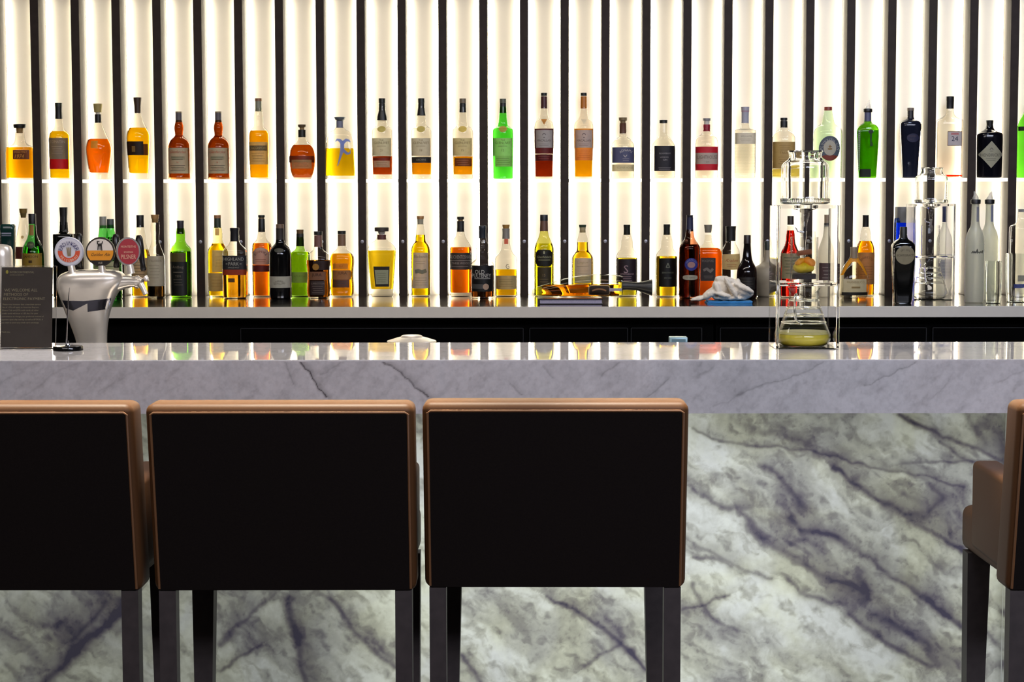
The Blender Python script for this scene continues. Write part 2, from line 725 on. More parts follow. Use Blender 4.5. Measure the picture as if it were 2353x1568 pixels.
def stone_sheet(name, x0, x1, z0, z1, Y, nx, nz, field, mat, parent, depth):
    """front face as a dense grid carrying the vein field in an attribute, plus returned edges"""
    xs = np.linspace(x0, x1, nx)
    zs = np.linspace(z0, z1, nz)
    X, Z = np.meshgrid(xs, zs)
    d = np.stack([X - EYE.x, np.full_like(X, Y) - EYE.y, Z - EYE.z], -1)
    Ri = np.array(ROT.transposed())
    q = d @ Ri.T
    px, py = CX + F * q[..., 0] / -q[..., 2], CY - F * q[..., 1] / -q[..., 2]
    val = field(px, py).ravel()
    vs = np.stack([X.ravel(), np.full(X.size, Y), Z.ravel()], -1)
    vs = [tuple(v) for v in vs]
    fs = [(j * nx + i, j * nx + i + 1, (j + 1) * nx + i + 1, (j + 1) * nx + i) for j in range(nz - 1) for i in range(nx - 1)]
    n0 = len(vs)
    vs += [(x0, Y, z0), (x1, Y, z0), (x1, Y, z1), (x0, Y, z1), (x0, Y + depth, z0), (x1, Y + depth, z0), (x1, Y + depth, z1), (x0, Y + depth, z1)]
    for a, b in ((0, 1), (1, 2), (2, 3), (3, 0)):
        fs.append((n0 + a, n0 + a + 4, n0 + b + 4, n0 + b))
    me = bpy.data.meshes.new(name)
    me.from_pydata(vs, [], fs)
    at = me.attributes.new('vein', 'FLOAT', 'POINT')
    at.data.foreach_set('value', np.concatenate([val, np.zeros(8)]).astype(np.float32))
    me.materials.append(mat)
    me.update()
    o = bpy.data.objects.new(name, me)
    COL.objects.link(o)
    o.parent = parent
    return o


def z3(ox, oy, k, pts):
    return [(ox + a / k, oy + b / k) for a, b in pts]


PV = []
R3 = lambda p, w, a: PV.append((z3(1560, 780, 1.99, p), w, a))
R3([(60, 415), (200, 460), (400, 490), (600, 520), (720, 545), (850, 575), (1000, 605), (1150, 640), (1300, 690)], 4, .5)
R3([(1010, 570), (1180, 565), (1340, 555), (1480, 565)], 4, .5)
R3([(1000, 350), (1100, 410), (1200, 455), (1380, 500), (1480, 555)], 6, .7)
R3([(1180, 470), (1280, 540), (1340, 560)], 5, .5)
R3([(720, 590), (850, 690), (1000, 790), (1060, 830), (1150, 885), (1290, 965)], 7, .8)
R3([(940, 760), (1060, 820), (1120, 800)], 18, .6)
R3([(370, 560), (460, 620), (540, 710), (580, 760)], 8, .5)
R3([(60, 680), (170, 740), (250, 780), (340, 770)], 7, .5)
R3([(330, 840), (400, 920), (500, 980), (620, 1050), (750, 1110), (850, 1140)], 14, .65)
R3([(300, 800), (380, 880), (480, 940), (580, 900), (520, 800)], 9, .4)
R3([(560, 860), (680, 890), (780, 950), (880, 1000), (960, 1080), (1080, 1160), (1200, 1240), (1300, 1300)], 8, .8)
R3([(60, 930), (150, 970), (300, 1060), (420, 1100)], 7, .45)
R3([(60, 1000), (180, 1000), (230, 1040)], 7, .45)
R3([(500, 1120), (600, 1180), (700, 1210)], 10, .55)
R3([(780, 1250), (880, 1330), (960, 1400), (1050, 1460), (1150, 1500)], 9, .7)
R3([(900, 1250), (1030, 1330), (1130, 1400), (1180, 1490)], 14, .6)
R3([(1060, 1140), (1150, 1200), (1290, 1300)], 8, .6)
R3([(820, 1080), (870, 1150), (850, 1180)], 14, .6)
R3([(30, 1240), (120, 1220), (230, 1165)], 5, .5)
R3([(60, 1130), (110, 1220), (170, 1280), (280, 1330)], 7, .5)
R3([(1310, 330), (1400, 480)], 10, .4)
R3([(1420, 380), (1500, 520), (1560, 600)], 26, .5)
R3([(1480, 1240), (1510, 1250)], 10, .8)
R3([(1480, 1500), (1540, 1470)], 9, .8)
R3([(1400, 1330), (1480, 1420)], 6, .5)
R3([(1040, 610), (1120, 660), (1200, 740), (1130, 790), (1000, 700)], 7, .35)
R3([(240, 360), (300, 400), (560, 470), (650, 540)], 12, .35)
R3([(400, 1300), (460, 1420), (560, 1500)], 14, .15)
R3([(730, 700), (800, 800), (860, 860)], 6, .3)
R3([(1150, 1000), (1280, 1080)], 10, .25)
R2 = lambda p, w, a: PV.append((z3(900, 860, 2.215, p), w, a))
R2([(780, 1130), (940, 1215), (1080, 1290), (1180, 1370), (1250, 1450), (1300, 1500)], 7, .7)
R2([(1100, 1240), (1200, 1330)], 10, .4)
R2([(1180, 1370), (1060, 1440), (980, 1500)], 6, .5)
R2([(350, 1450), (450, 1570)], 7, .4)
R2([(560, 1180), (760, 1400), (720, 1560)], 18, .18)
R2([(350, 1200), (480, 1260), (560, 1330)], 12, .18)
R1 = lambda p, w, a: PV.append((z3(0, 780, 1.99, p), w, a))
R1([(600, 1190), (480, 1310), (380, 1370), (300, 1470), (200, 1590)], 15, .9)
R1([(480, 1195), (400, 1290), (330, 1360)], 8, .5)
R1([(1325, 1185), (1345, 1300), (1380, 1420), (1400, 1580)], 12, .75)
R1([(1340, 1300), (1420, 1440), (1440, 1580)], 14, .4)
R1([(1520, 1200), (1600, 1320), (1700, 1420), (1800, 1490)], 9, .6)
R1([(1230, 1190), (1150, 1260), (1060, 1330), (1010, 1400)], 7, .6)
R1([(1010, 1510), (1100, 1450), (1190, 1390)], 5, .55)
R1([(1680, 1370), (1790, 1450)], 9, .5)
R1([(0, 1300), (100, 1400), (160, 1480)], 14, .3)
R1([(60, 1230), (160, 1330), (260, 1300)], 9, .3)
R1([(20, 1480), (90, 1560)], 8, .4)
R1([(1050, 1220), (1200, 1350), (1290, 1500)], 9, .25)


def panel_field(px, py):
    wx = (fbm(px / 95, py / 95, 3, 4) - .5) * 46 + (fbm(px / 26, py / 26, 8, 3) - .5) * 16
    wy = (fbm(px / 95 + 9, py / 95, 5, 4) - .5) * 46 + (fbm(px / 26 + 5, py / 26, 9, 3) - .5) * 16
    v = np.zeros_like(px)
    mod = .55 + .9 * fbm(px / 60, py / 60, 21, 4)
    for pts, w, a in PV:
        v = v + .85 * ridge(px + wx * .6, py + wy * .6, pts, w, a) * (1 - np.clip(v, 0, .8))
    v *= np.clip(mod, .5, 1.25)
    # diagonal cloudiness, direction follows the layers of the slab
    u = (px * .82 + py * .57)
    t = (-px * .57 + py * .82)
    cl = fbm((u + wx * 2) / 190, (t + wy * 2) / 85, 31, 6)
    v += np.clip((cl - .44) * 1.05, 0, .36)
    fine = fbm((u + wx) / 34, (t + wy) / 17, 41, 4)
    v += np.clip((fine - .5) * .9, 0, .28)
    sp = fbm(px / 7, py / 7, 71, 3)
    v += np.clip((sp - .62) * .7, 0, .12) * np.clip(v * 2.2, .1, 1)
    left = np.clip((900 - px) / 500, 0, 1)
    v += left * .08  # left end darkened in the stone colour, stands in for weaker backlight
    return np.clip(v, 0, 1.3)


AV = []
RA = lambda p, w, a: AV.append((p, w, a))
RA([(688, 828), (697, 842), (712, 855), (718, 872), (732, 893), (748, 914)], 2.0, 1.0)
RA([(652, 830), (662, 858), (674, 886)], 2.0, .35)
RA([(878, 828), (898, 842), (920, 855), (940, 876), (958, 894), (985, 914)], 1.9, .8)
RA([(735, 862), (760, 848), (785, 832)], 1.8, .22)
RA([(1250, 842), (1262, 860), (1272, 868)], 1.6, .35)
RA([(1384, 866), (1400, 850), (1425, 830)], 2.2, .35)
RA([(1172, 884), (1188, 900), (1200, 908)], 1.6, .4)
RA([(1485, 912), (1510, 892), (1535, 872)], 1.8, .35)
RA([(1600, 868), (1622, 856), (1638, 848)], 4, .28)
RA([(1697, 908), (1715, 898), (1760, 884), (1850, 856), (1900, 828)], 1.8, .35)
RA([(1694, 909), (1704, 904)], 6, .45)
RA([(1640, 935), (1675, 925), (1690, 912)], 1.8, .25)
RA([(1985, 888), (2030, 868), (2070, 848), (2110, 830)], 2, .42)
RA([(2018, 900), (2026, 896)], 6, .3)
RA([(2140, 915), (2170, 890), (2190, 860)], 2, .2)
RA([(2290, 880), (2353, 850)], 2, .22)
RA([(60, 908), (120, 860), (190, 830)], 3, .16)
RA([(0, 880), (60, 845), (90, 828)], 3, .16)
RA([(230, 900), (300, 860), (330, 830)], 3, .14)
RA([(380, 905), (420, 880)], 4, .12)
RA([(490, 830), (540, 880), (600, 905)], 3, .1)


def apron_field(px, py):
    wx = (fbm(px / 22, py / 22, 13, 4) - .5) * 12
    wy = (fbm(px / 22 + 4, py / 22, 15, 4) - .5) * 12
    v = np.zeros_like(px)
    for pts, w, a in AV:
        v = np.maximum(v, ridge(px + wx, py + wy, pts, w, a))
    u, t = px * .7 - py * .7, px * .7 + py * .7
    v += np.clip(fbm((t + wx * 2) / 16, (u + wy) / 60, 51, 5) - .5, 0, 1) * .55
    v += np.clip(fbm(px / 10, py / 10, 61, 3) - .62, 0, 1) * .6
    return np.clip(v, 0, 1.2)


def marble_mat():
    m, out, N, L = nodes('white_veined_marble')
    a = N('Attribute', attribute_name='vein')
    tc, nz, nf = N('TexCoord'), N('TexNoise'), N('TexNoise')
    L(tc.outputs['Object'], nz.inputs['Vector'])
    L(tc.outputs['Object'], nf.inputs['Vector'])
    setin(nz, Scale=7.0, Detail=6.0, Distortion=1.2)
    setin(nf, Scale=90.0, Detail=4.0)
    cr = N('ValToRGB')
    cr.color_ramp.elements[0].color = (.74, .72, .725, 1)
    cr.color_ramp.elements[1].color = (.09, .08, .085, 1)
    L(a.outputs['Fac'], cr.inputs[0])
    mr = N('MapRange')
    setin(mr, From_Min=.35, From_Max=.75, To_Min=1.0, To_Max=.84)
    L(nz.outputs['Fac'], mr.inputs['Value'])
    mr2 = N('MapRange')
    setin(mr2, From_Min=.4, From_Max=.7, To_Min=1.0, To_Max=.88)
    L(nf.outputs['Fac'], mr2.inputs['Value'])
    mu = N('Math', operation='MULTIPLY')
    L(mr.outputs[0], mu.inputs[0])
    L(mr2.outputs[0], mu.inputs[1])
    mx = N('Mix', data_type='RGBA', blend_type='MULTIPLY')
    mx.inputs[0].default_value = 1.0
    L(cr.outputs[0], mx.inputs[6])
    L(mu.outputs[0], mx.inputs[7])
    p = N('BsdfPrincipled')
    setin(p, Roughness=.025, IOR=1.52)
    L(mx.outputs[2], p.inputs['Base Color'])
    L(p.outputs[0], out.inputs[0])
    return m


def onyx_mat():
    m, out, N, L = nodes('backlit_onyx')
    a = N('Attribute', attribute_name='vein')
    tc, nz, nf = N('TexCoord'), N('TexNoise'), N('TexNoise')
    L(tc.outputs['Object'], nz.inputs['Vector'])
    L(tc.outputs['Object'], nf.inputs['Vector'])
    setin(nz, Scale=5.0, Detail=5.0, Distortion=.8)
    setin(nf, Scale=60.0, Detail=5.0)
    ad = N('Math', operation='MULTIPLY_ADD')
    L(nf.outputs['Fac'], ad.inputs[0])
    ad.inputs[1].default_value = .22
    ad.inputs[2].default_value = -.11
    ad2 = N('Math', operation='ADD')
    L(a.outputs['Fac'], ad2.inputs[0])
    L(ad.outputs[0], ad2.inputs[1])
    cr = N('ValToRGB')
    e = cr.color_ramp.elements
    e[0].position, e[0].color = 0.0, (.74, .76, .71, 1)
    e[1].position, e[1].color = 1.0, (.075, .068, .105, 1)
    for q, c in ((.2, (.50, .505, .45, 1)), (.42, (.30, .295, .275, 1)), (.7, (.17, .155, .175, 1))):
        x = e.new(q)
        x.color = c
    L(ad2.outputs[0], cr.inputs[0])
    tint = N('Mix', data_type='RGBA', blend_type='MULTIPLY')
    mr = N('ValToRGB')
    mr.color_ramp.elements[0].color = (1.0, 1.0, .91, 1)
    mr.color_ramp.elements[1].color = (.95, .95, 1.0, 1)
    mr.color_ramp.elements[0].position = .38
    mr.color_ramp.elements[1].position = .62
    L(nz.outputs['Fac'], mr.inputs[0])
    tint.inputs[0].default_value = 1.0
    L(cr.outputs[0], tint.inputs[6])
    L(mr.outputs[0], tint.inputs[7])
    t = N('BsdfTranslucent')
    L(tint.outputs[2], t.inputs['Color'])
    p = N('BsdfPrincipled')
    setin(p, Roughness=.12)
    L(tint.outputs[2], p.inputs['Base Color'])
    s = N('MixShader')
    s.inputs[0].default_value = .8
    L(p.outputs[0], s.inputs[1])
    L(t.outputs[0], s.inputs[2])
    L(s.outputs[0], out.inputs[0])
    return m


m_marble, m_onyx = marble_mat(), onyx_mat()
BAR = thing('bar_counter', (0, 0, 0), 'long white marble bar counter with a thick veined apron and glowing stone front', 'bar')
bm = bmesh.new()
add_box(bm, -XB, XB, Y_BF, Y_BB, Z_BAR - .03, Z_BAR, .0022, 2)
link_bm('marble_top', bm, m_marble, BAR, smooth=False)
stone_sheet('marble_apron', -2.2, 2.2, Z_APR, Z_BAR - .0045, Y_BF - .0005, 1900, 50, apron_field, m_marble, BAR, .03)
box('apron_underside', -XB, XB, Y_BF + .001, Y_PAN + .03, Z_APR + .0005, Z_APR + .012, m_marble, BAR)
xsm = at_y(2311, 1000, Y_PAN).x
stone_sheet('front_panel', -1.9, xsm - .0012, .06, Z_APR + .001, Y_PAN, 1250, 330, panel_field, m_onyx, BAR, .02)
stone_sheet('front_panel', xsm + .0012, 2.2, .06, Z_APR + .001, Y_PAN, 300, 330, panel_field, m_onyx, BAR, .02)
box('plinth', -XB, XB, Y_PAN + .03, Y_BB - .03, 0, .06, m_black, BAR)
box('back_board', -XB, XB, Y_BB - .03, Y_BB - .01, .06, Z_BAR - .03, plain('white_board', (235, 235, 235), .8), BAR)
# service ledge behind the bar
LED_Z = Z_BAR - .062
struct(box('trim_41', -XB, XB, Y_BB + .002, Y_BB + .42, LED_Z - .03, LED_Z, m_cnt))

# ------------------------------------------------------------------ lights of the room
def area(name, loc, rot, sx, sy, power, col):
    l = bpy.data.lights.new(name, 'AREA')
    l.shape = 'RECTANGLE'
    l.size, l.size_y = sx, sy
    l.energy = power
    l.color = col
    o = bpy.data.objects.new(name, l)
    COL.objects.link(o)
    o.location = loc
    o.rotation_euler = rot
    return o


for nm, x, e, c in (('ceiling_lamp_warm', -1.3, 8.5, (1.0, .96, .80)), ('ceiling_lamp_cool', 1.3, 8.5, (1.0, .96, .82))):
    area(nm, (x, 3.80, 2.85), (0, 0, 0), 2.5, .12, e, c).data.spread = R_(12)
area('room_lamp_warm', (-2.1, .6, 2.8), (R_(35), 0, 0), 3.4, 1.2, 60, (1.0, .93, .94))
area('room_lamp_cool', (2.0, .6, 2.8), (R_(35), 0, 0), 3.4, 1.2, 195, (.79, .83, 1.0))
area('aisle_lamp', (-.4, 4.75, 2.85), (0, 0, 0), 3.8, .3, 50, (1.0, .91, .82))
area('aisle_spot', (1.6, 5.3, 2.8), (R_(35), 0, R_(22)), .25, .25, 14, (.62, .74, 1.0))
for i, (x, w, e) in enumerate(((-1.2, 1.3, 1.9), (.2, 1.3, 4.3), (1.5, 1.1, 3.1))):
    area('panel_backlight', (x, Y_BB - .045, .5), (R_(-90), 0, 0), w, .86, e, (.97, 1.0, .98))
W_ = bpy.data.worlds.new('world')
SC.world = W_
W_.use_nodes = True
W_.node_tree.nodes['Background'].inputs[0].default_value = (.01, .01, .012, 1)
# ------------------------------------------------------------------ upper shelf bottles
YU = 6.882
BLK, GRY, BRN = (22, 22, 22), (120, 116, 108), (92, 66, 48)
CRK = (150, 118, 70)
BEI = (190, 182, 150)
INK = (70, 62, 50)


def cap(*a, c=BLK, n='cap', m=None):
    return (n, c, list(a)) if m is None else (n, c, list(a), m)


def U(cx, prof, label, **k):
    return bottle(cx, YU, prof, label, 'u', **k)


def row_text(u, v, n, w, dy, h=1.0):
    """small print: rows of short strokes"""
    return [('~', [(u - w / 2 * (1 - .12 * (i % 3)), v + i * dy), (u + w / 2 * (1 - .1 * ((i + 1) % 3)), v + i * dy)], h * .5) for i in range(n)]


U(48, [(411, 31), (341, 31), (337, 27), (331, 13), (318, 10), (305, 9)], 'squat square decanter of golden spirit with flat black disc stopper, leftmost on the upper shelf',
  n=5, dr=.75, fill=(339, (250, 178, 8)), caps=[cap((307, 7.5), (297, 8.5), (294, 9), c=CRK, n='cork'), cap((295, 13), (291, 14.5), (287, 14.5), (286, 13), n='stopper')],
  labels=[dict(r=(346, 367, -11, 26), c=(104, 60, 24), text=[('1974', 4, 360, 9, 22, .3), ('SINGLE MALT', 6, 350, 4, 30)], tc=(214, 160, 70))])
U(138, [(411, 23), (330, 23.8), (312, 23.8), (306, 21), (297, 11), (285, 9), (268, 7.5), (262, 7.5)], 'bottle of yellow whisky with a grey label above a red band, black capsule',
  fill=(302.5, (252, 204, 6)), caps=[cap((274, 8.3), (258, 7.6), (250, 7.8), (246, 8)), cap((246, 8.2), (238, 8.2), c=(40, 48, 36), n='stopper')],
  labels=[dict(r=(318, 366.5, -23, 22), c=(120, 116, 116), text=[('TOMATIN', 0, 327, 6, 34)] + row_text(0, 338, 4, 26, 5, .8), tc=(168, 166, 162)),
          dict(r=(366.5, 389, -23, 22), c=(176, 22, 36))])
U(228, [(412, 23), (399, 22), (396, 22.5), (375, 26), (345, 30), (330, 27.5), (318, 22), (302, 15), (285, 8), (272, 7)],
  'round bellied decanter of orange cognac with square gold emblem and beige stopper', fill=(320, (238, 116, 6), 397),
  caps=[cap((283, 7.5), (278, 7.5), (264, 7.5)), cap((264, 5.5), (259, 6), c=(222, 216, 200)), cap((259.5, 8.5), (250, 9.5), (240, 10.6), (239.5, 10), c=(176, 160, 98), n='cork')],
  labels=[dict(r=(325, 342, -12, 4), c=(222, 176, 60), name='gold_emblem')])
U(319, [(412, 22.5), (398, 22.5), (370, 24), (330, 26.3), (308, 26.5), (295, 20), (280, 12.5), (262, 7), (252, 6)],
  'tapered bottle of bright yellow whisky with a black band label and flared brown stopper', fill=(294.5, (255, 198, 2), 398),
  caps=[cap((261, 7), (245, 7.6), (226, 9.4), (225.5, 9), c=(66, 48, 36), n='stopper')],
  labels=[dict(r=(326, 357.5, -25, 16), c=(40, 30, 26)), dict(r=(332, 357.5, 16, 24), c=(112, 70, 28)), dict(r=(337, 350, -10, -2), c=(150, 118, 60), over=1, on=0, name='gold_emblem')])
GF = [(411, 25.5), (405, 24.6), (345, 25), (332, 24.5), (322, 20), (313, 9), (306, 9.5), (296, 11), (288, 10), (280, 7.6), (268, 7)]
for cx, lb in ((413, 'brown bulb necked bottle with pale script label, left one of the matching pair'),
               (503.5, 'brown bulb necked bottle with pale script label, right one of the matching pair')):
    U(cx, GF, lb, glass=(176, 116, 62), edge=.3, fill=(270, (196, 116, 36)),
      caps=[cap((282, 7.6), (262, 7.4), (261, 7.6), c=(96, 92, 100)), cap((261, 7.6), (257.5, 7.6), c=(140, 128, 104), n='stopper')],
      labels=[dict(r=(341, 399, -23.5, 24), c=(196, 194, 160), text=[('Glenfarclas', 0, 350, 7.5, 38, .35), ('10', 0, 374, 4, 8)], tc=(186, 82, 50)),
              dict(r=(360, 368, -16, 16), c=(176, 172, 138), over=1, on=0, text=row_text(0, 362, 2, 30, 5, .7) + row_text(0, 381, 4, 36, 4, .7), tc=INK)])
U(596, [(411, 21.5), (350, 23), (315, 23.2), (306, 22.5), (299, 18), (291, 10.5), (282, 11), (270, 11.4), (260, 9), (250, 7.5)],
  'tall slim bottle of golden whisky with beige label and dark title band, grey green capsule', fill=(301, (255, 182, 4)),
  caps=[cap((257, 7.6), (234, 7.4), c=(140, 144, 124)), cap((234, 8), (227.5, 8), c=(146, 108, 76), n='stopper')],
  labels=[dict(r=(327.5, 378.5, -22, 21.5), c=(196, 180, 118), text=row_text(0, 353, 4, 32, 6, .7), tc=(120, 104, 66)),
          dict(r=(335.5, 347, -21, 20), c=(120, 100, 66), over=1, on=0, text=[('CRAGGANMORE', 0, 341, 6.5, 38)], tc=(198, 180, 120))])
U(695, [(411, 20), (404, 24), (385, 29.5), (360, 30.5), (345, 28), (334, 22), (326, 12), (316, 9), (306, 8)],
  'short round bottle of amber whisky with a small beige label and brown stopper', fill=(333.5, (206, 94, 8)),
  caps=[cap((316, 9), (299, 9)), cap((300, 5.5), (293, 5.5), c=CRK, n='cork'), cap((293.5, 8), (291, 9.6), (287.5, 9.6), (287, 9), c=(88, 70, 46), n='stopper')],
  labels=[dict(r=(359, 374, -29, 29), c=(120, 52, 22), name='brown_band'), dict(r=(368, 388, -22, 23.5), c=(190, 150, 98), over=1, text=row_text(0, 373, 3, 34, 4.5, .8), tc=(140, 96, 56))])
b = U(782, [(411, 35), (380, 34), (330, 32), (309, 28), (303, 22), (298, 11), (292, 8)],
  'wide clear decanter of pale yellow spirit bearing a blue antler shaped emblem', n=5, dr=.62, fill=(341.5, (226, 190, 16), 404),
  caps=[cap((294.5, 8), (279, 8), c=(120, 122, 142), n='neck_sleeve'), cap((279, 7), (276, 11), (271, 13), (270, 12.4), c=(96, 104, 112), n='stopper')],
  labels=[dict(kind='stroke', name='antler_emblem', c=(122, 140, 214), r=[
      ([(-4, 382), (1, 366), (5, 352), (7, 340), (7, 330), (2, 324), (-5, 322), (-9, 327)], [.6, 2.2, 3.4, 4.4, 4.6, 3.6, 2.2, .5]),
      ([(7, 336), (10, 328), (16, 323), (22, 324), (26, 328)], [2.4, 3.6, 3.4, 2.2, .4]),
      ([(8, 342), (12, 349), (18, 354), (24, 353), (26, 346)], [2, 3.2, 3, 2, .4])])])


def livet(cx, label, fill, lcol, sleeve, top, body, glass=CLEAR, num='12', lows=(), emb=(178, 166, 96), liqcol=None):
    labs = [dict(r=(318.5, 359, -23, 21), c=lcol, text=[('THE', 0, 323.5, 3.6, 10), ('GLENLIVET', 0, 329.5, 5.6, 36), (num, 0, 346.5, 5, 8)] + row_text(0, 337, 1, 22, 5, .7), tc=(104, 92, 66))]
    labs += list(lows)
    labs.append(dict(kind='disc', r=(0, 298, 9.6, 7), c=emb, name='oval_seal', over=1))
    U(cx, [(411, 23), (404, 22.6), (350, 23.5), (302, 24), (296, 22), (292, 14), (286, 11), (270, 9), (245, 7.6)], label, glass=glass, edge=.42,
      fill=fill and (fill, liqcol, 401), caps=[cap(*sleeve), cap((238.5, 7.4), (238, 7.8), (top, 7.8), c=body, n='stopper')], labels=labs)


livet(879, 'clear shouldered bottle of red brown whisky with pale label and long black sleeve', 359.5, (188, 184, 158), [(277.5, 12), (270, 11.5), (258, 8.5), (250, 7.6), (239, 7.4)], 227.6, (20, 24, 22),
      num='21', liqcol=(176, 66, 14), lows=[dict(r=(370, 385, -19, 18), c=(196, 176, 140), text=row_text(0, 374, 3, 28, 4, .7), tc=(140, 100, 70)), dict(r=(363, 369.5, -21, 18), c=(132, 50, 30))])
livet(969, 'clear shouldered bottle with pale label over a black band, low orange whisky', 375, (178, 174, 158), [(266.5, 10.6), (258, 9), (248, 7.6), (236, 7.4)], 227.6, (34, 36, 34),
      num='18', liqcol=(246, 166, 12), lows=[dict(r=(361.5, 375, -22, 22), c=(44, 44, 44), text=[('ARCHIVE', 0, 368, 4, 30)], tc=(150, 146, 130))])
livet(1064, 'clear shouldered bottle of golden whisky with a brown lower label and grey stopper', 360, (186, 178, 138), [(259.5, 8.4), (250, 7.8), (239, 7.6)], 228, (122, 108, 88),
      num='15', liqcol=(248, 172, 14), emb=(196, 176, 92), lows=[dict(r=(364, 382.5, -18, 20), c=(112, 66, 36), text=row_text(0, 369, 3, 30, 5, .9), tc=(176, 130, 84))])
livet(1156, 'bright green glass bottle with sage label and dark capsule on the upper shelf', None, (176, 194, 130), [(260.5, 8.2), (250, 7.8), (236, 7.4)], 228.6, (96, 98, 84), glass=(84, 224, 62),
      num='12', emb=(206, 150, 76), lows=[dict(r=(359, 383.5, -18, 21), c=(158, 176, 112), text=row_text(0, 365, 4, 32, 4.5, .8), tc=(96, 104, 60))])


def macal(cx, label, frame, cap2, liqc, stripes, notch):
    labs = [dict(r=(297, 342, -21.5, 22), c=frame),
            dict(r=(300, 340.5, -19, 19.5), c=(198, 190, 182), over=1, on=0, text=[('MACALLAN', 0, 324, 5.4, 32), ('~', [(-4, 312), (-2, 308.5), (2, 308.5), (4, 312)], .8), ('~', [(-2, 317), (2, 317)], .8)] + row_text(0, 332, 2, 26, 3.5, .7), tc=(122, 112, 108))]
    labs += stripes
    labs.append(dict(kind='poly', r=[(-7.5, 275), (0, 288.5), (7.5, 275)], c=notch, name='neck_notch', over=1))
    U(cx, [(411, 20.5), (380, 20.6), (345, 22), (300, 22.8), (288, 22.4), (279, 19), (272, 11), (262, 8.8), (248, 8)], label, fill=(368, liqc, 406), edge=.4,
      caps=[cap((250.5, 7.8), (223, 7.4), c=cap2, n='capsule'), cap((221.7, 7.4), (215, 7.6), c=(20, 22, 20), n='stopper')], labels=labs)


macal(1250, 'clear round shouldered bottle with maroon framed label and dark red whisky', (84, 34, 34), (70, 26, 32), (150, 40, 6),
      [dict(r=(342, 354, -20, 21), c=(88, 30, 32)), dict(r=(355.5, 370, -20, 20), c=(82, 26, 28), text=row_text(0, 360, 2, 28, 5, .8), tc=(150, 90, 86))], (178, 122, 62))
macal(1341, 'clear round shouldered bottle with orange framed label and golden whisky', (214, 140, 42), (188, 112, 34), (250, 178, 10),
      [dict(r=(342, 369, -20, 20.5), c=(210, 128, 58), text=row_text(0, 348, 4, 30, 5, .7), tc=(180, 92, 40))], (214, 204, 182))
U(1431, [(408, 26.5), (400, 27), (340, 27), (331, 25.8), (322, 20), (316, 10), (311, 8.5), (300, 8)], 'clear gin bottle with navy label above a cream strip, brown capsule',
  n=2.6, caps=[cap((307.5, 8.4), (285, 8), (284, 8.6), c=(98, 62, 46)), cap((284, 6.5), (279, 7), (278, 9.6), (271.5, 10), (271, 9.4), c=(128, 108, 76), n='stopper')],
  labels=[dict(r=(339.5, 375, -25, 25.5), c=(66, 70, 104), text=[('(', 'ADNAMS', 6, 368, 22, 5.5, math.pi / 2, 1.5), ('~', [(0, 357), (4, 362), (8, 357)], .8)] + row_text(6, 366, 2, 16, 4, .7), tc=(206, 198, 190)),
          dict(r=(379, 394, -25, 25.5), c=(188, 178, 146), text=[('COPPER HOUSE', 4, 386, 4.5, 36)], tc=(140, 132, 108))])
U(1524, [(408, 26.5), (400, 27.4), (340, 27.4), (331, 25.5), (321, 19), (314, 10.5), (305, 9.4), (282, 8.6)], 'clear spirit bottle with large black label and thin black screw cap, upper shelf',
  n=2.6, caps=[cap((284, 9.4), (277.5, 9.4), (277, 9), c=(20, 24, 22), n='screw_cap')],
  labels=[dict(r=(336.5, 393.5, -22, 26.5), c=(28, 26, 34), text=[('BLOOMSBURY', 2, 353.5, 3.6, 26), ('GIN', 2, 368, 4, 12), ('LONDON', 0, 362, 3, 22)] + row_text(2, 386, 2, 30, 3.5, .6), tc=(168, 160, 160))])
U(1623, [(408, 26), (400, 26.8), (345, 27), (325, 26.4), (316, 23), (310, 13), (304, 8.6), (292, 8)], 'clear bottle with red and white striped label and red neck sleeve',
  n=2.4, caps=[cap((302.5, 8.4), (287, 8.4), c=(156, 22, 48)), cap((287, 6.5), (278, 7), c=(206, 200, 186), n='cork'), cap((278.5, 8.8), (273, 9), c=(134, 130, 132), n='stopper')],
  labels=[dict(r=(338, 392, -26.3, 27), c=(164, 26, 44)), dict(r=(352, 377.5, -26, 26.5), c=(196, 188, 172), over=1, on=0, text=[('LIGHTHOUSE', 0, 362, 8, 45), ('GIN', 0, 373, 3.4, 10)], tc=(128, 120, 104))])
b = U(1711, [(408, 23.5), (403, 24.3), (302, 24.6), (299, 23.8), (297.5, 11), (292, 8.8), (280, 8)], 'clear ribbed square shouldered bottle with pale grey label and silver sleeve', n=3.2, edge=.5,
  caps=[cap((284, 9), (260, 8.8), (256, 9.6), c=(170, 168, 178), n='neck_sleeve'), cap((258.5, 9.3), (255.5, 9.3), c=(168, 88, 104), n='red_ring'), cap((255.5, 9.6), (247, 10), c=(176, 172, 180), n='stopper')],
  labels=[dict(r=(307, 332, -23.6, 23.6), c=(186, 182, 174), text=[('WILLIAMS', 0, 314.5, 4, 30)] + row_text(0, 321, 2, 26, 4, .6), tc=(130, 126, 122))])
for k in range(20):
    z = (332 + k * 3.4)
    h = (proj((b.location.x, YU, Z_SHELF))[1] - z) / proj((b.location.x, YU, Z_SHELF))[2]
    w = 24.5 / proj((b.location.x, YU, Z_SHELF))[2]
    vs, fs = lathe_geo([(h - .0016, w), (h, w + .0008), (h + .0016, w)], 3.2, 1.0, 32, False)
    if k == 0:
        acc = []
    acc.append((vs, fs))
V_, F_ = merge(acc)
link_mesh('glass_ribs', V_, F_, thin_glass((246, 246, 238), .05, .7), b)
